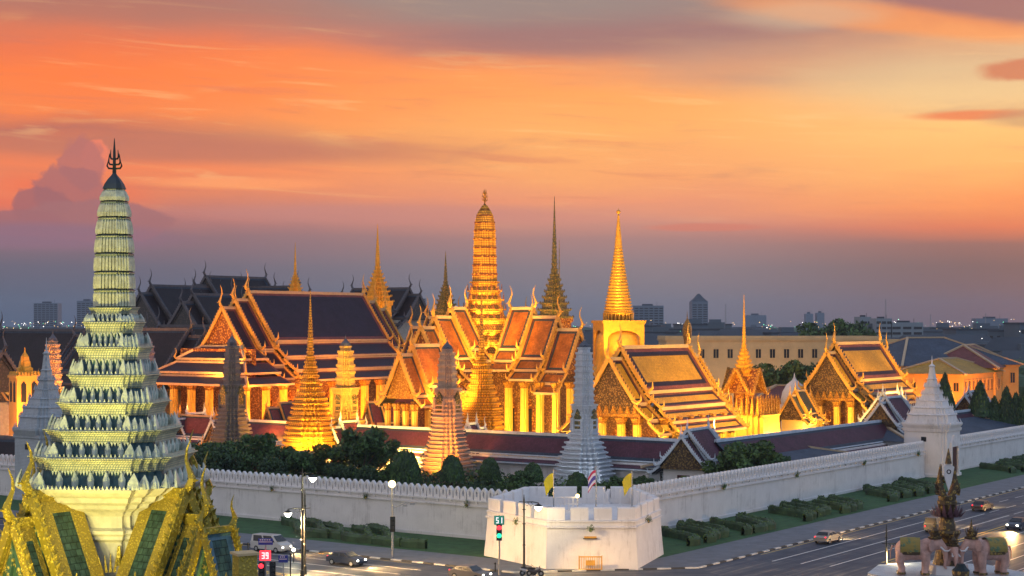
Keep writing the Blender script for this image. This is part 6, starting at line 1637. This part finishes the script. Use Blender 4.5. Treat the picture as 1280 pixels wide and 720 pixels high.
# stupa
fl_at(752, 352, 18, 24000, GY, (772,372,36), 80); fl_at(800, 352, 18, 20000, GY, (775,372,36), 80); fl_at(775, 345, 18, 26000, GY, (773,372,48), 50)
fl_at(730, 345, 14, 12000, GY)
fl_at(705, 340, 20, 26000, GY, (694,362,38), 70); fl_at(682, 340, 20, 18000, GY, (693,362,38), 70)
fl_at(472, 382, 24, 15000, G, (472,400,38), 90); fl_at(369, 425, 26, 7000, G, (369,440,38), 80); fl_at(560, 390, 22, 16000, G, (557,410,36), 80); fl_at(500, 378, 20, 8000, G)
# nearest mustard chapel: roof, gable and porch
fl_at(752, 272, 3, 5000, GY); fl_at(775, 269, 3, 5000, GY)
fl_at(742, 262, 11, 12000, G, (768,281,17), 80)
for s_, t_ in ((6,6),(18,14),(30,22),(38,28)):
    q_ = gp(s_, 1.5); lamp(q_[0], q_[1], 10.5, 24000, GY, (17.4+U.x*t_-Vv.x*5, 281+U.y*t_-Vv.y*5, 16), 80)
for s_, t_ in ((92,8),(100,14),(112,22)):
    q_ = gp(s_, 1.5); lamp(q_[0], q_[1], 10.5, 22000, GY, (65.3+U.x*t_-Vv.x*5, 340+U.y*t_-Vv.y*5, 16), 80)
fl_at(812, 268, 6, 7000, G)
# farther chapel
fl_at(1022, 326, 4, 9000, GY); fl_at(1046, 322, 4, 9000, GY); fl_at(1018, 318, 12, 11000, G, (1040,340,18), 80)
# crown pavilion, little halls
fl_at(922, 310, 11, 7000, G); fl_at(942, 310, 11, 6000, G); fl_at(962, 318, 5, 2600, G); fl_at(990, 318, 5, 2600, G); fl_at(930, 306, 16, 6000, G, (930,322,26), 60)
# right buildings
for px, D, z, w in ((1205,368,2.5,15000),(1232,372,2.5,15000),(1262,378,2.5,15000),(1150,385,2.5,8000),(1278,384,3,13000)): fl_at(px, D, z, w, GO)
fl_at(1212, 366, 10, 8000, GO, (1212,392,13), 100)
for px, w in ((850,3500),(930,3500),(1000,3500)): fl_at(px, 466, 2, w, (1,.55,.22))
# far left
fl_at(20, 290, 8, 15000, GO); fl_at(48, 290, 8, 15000, GO); fl_at(60, 316, 10, 20000, GO, (66,330,17), 70); fl_at(90, 322, 6, 14000, GO); fl_at(2, 328, 6, 14000, GO); fl_at(118, 325, 6, 9000, GO)
fl_at(225, 300, 5, 2500, GO); fl_at(335, 300, 8, 3000, GO); fl_at(462, 294, 8, 3000, GO)
# near shrine floodlights on its surroundings
SL = (1,.86,.22)
lamp(SX-3.5, 59, 16, 2100, SL, (SX-.5,SY,22), 80, .3); lamp(SX+.3, 58, 15.5, 1800, SL, (SX-.3,SY,24), 70, .3)
lamp(SX-1, 55, 15, 5600, SL, (SX,SY,30), 42, .3)
lamp(SX-7.5, 61, 12.5, 1500, (1,.62,.06), (SX-2.6,66.5,17.5), 80, .3)
lamp(SX+6.5, 60, 12.5, 1700, (1,.74,.10), (SX+3.4,67,17.5), 80, .3)
lamp(SX, 61, 13.5, 700, (1,.80,.35), (SX,69,17), 80, .3)
# road side: warm lamps over the carriageways come with the street lamps; far road lamps on both roads
def road_lamp(x, y, label):
    t_ = thing('street_lamp', label, 'street lamp', (x, y, .13), 0)
    p = MB(M['metal']); p.tube([(0,0,0),(0,0,8.5)], [.12,.07], 6); p.build('pole', t_); bulb(t_, 0, 8.9, M['lampglow'], .35); lamp(x, y, 8.0, 2200, (1,.72,.38))
# ------------------------------------------------------------------ HAZE
hm = bpy.data.materials.new('haze_air'); hm.use_nodes = True; nt = hm.node_tree; nt.nodes.clear()
vo = nt.nodes.new('ShaderNodeVolumePrincipled'); ou = nt.nodes.new('ShaderNodeOutputMaterial'); nt.links.new(vo.outputs[0], ou.inputs['Volume'])
vo.inputs['Color'].default_value = (.62,.74,.95,1); vo.inputs['Density'].default_value = .00008; vo.inputs['Anisotropy'].default_value = .0
b = MB([hm]); b.box(-2600,2600,-60,6800,-1,120); tag(b.build('haze'), 'thin blue dusk haze over the far city', 'haze', kind='stuff')
print('objects', len(COL.objects))
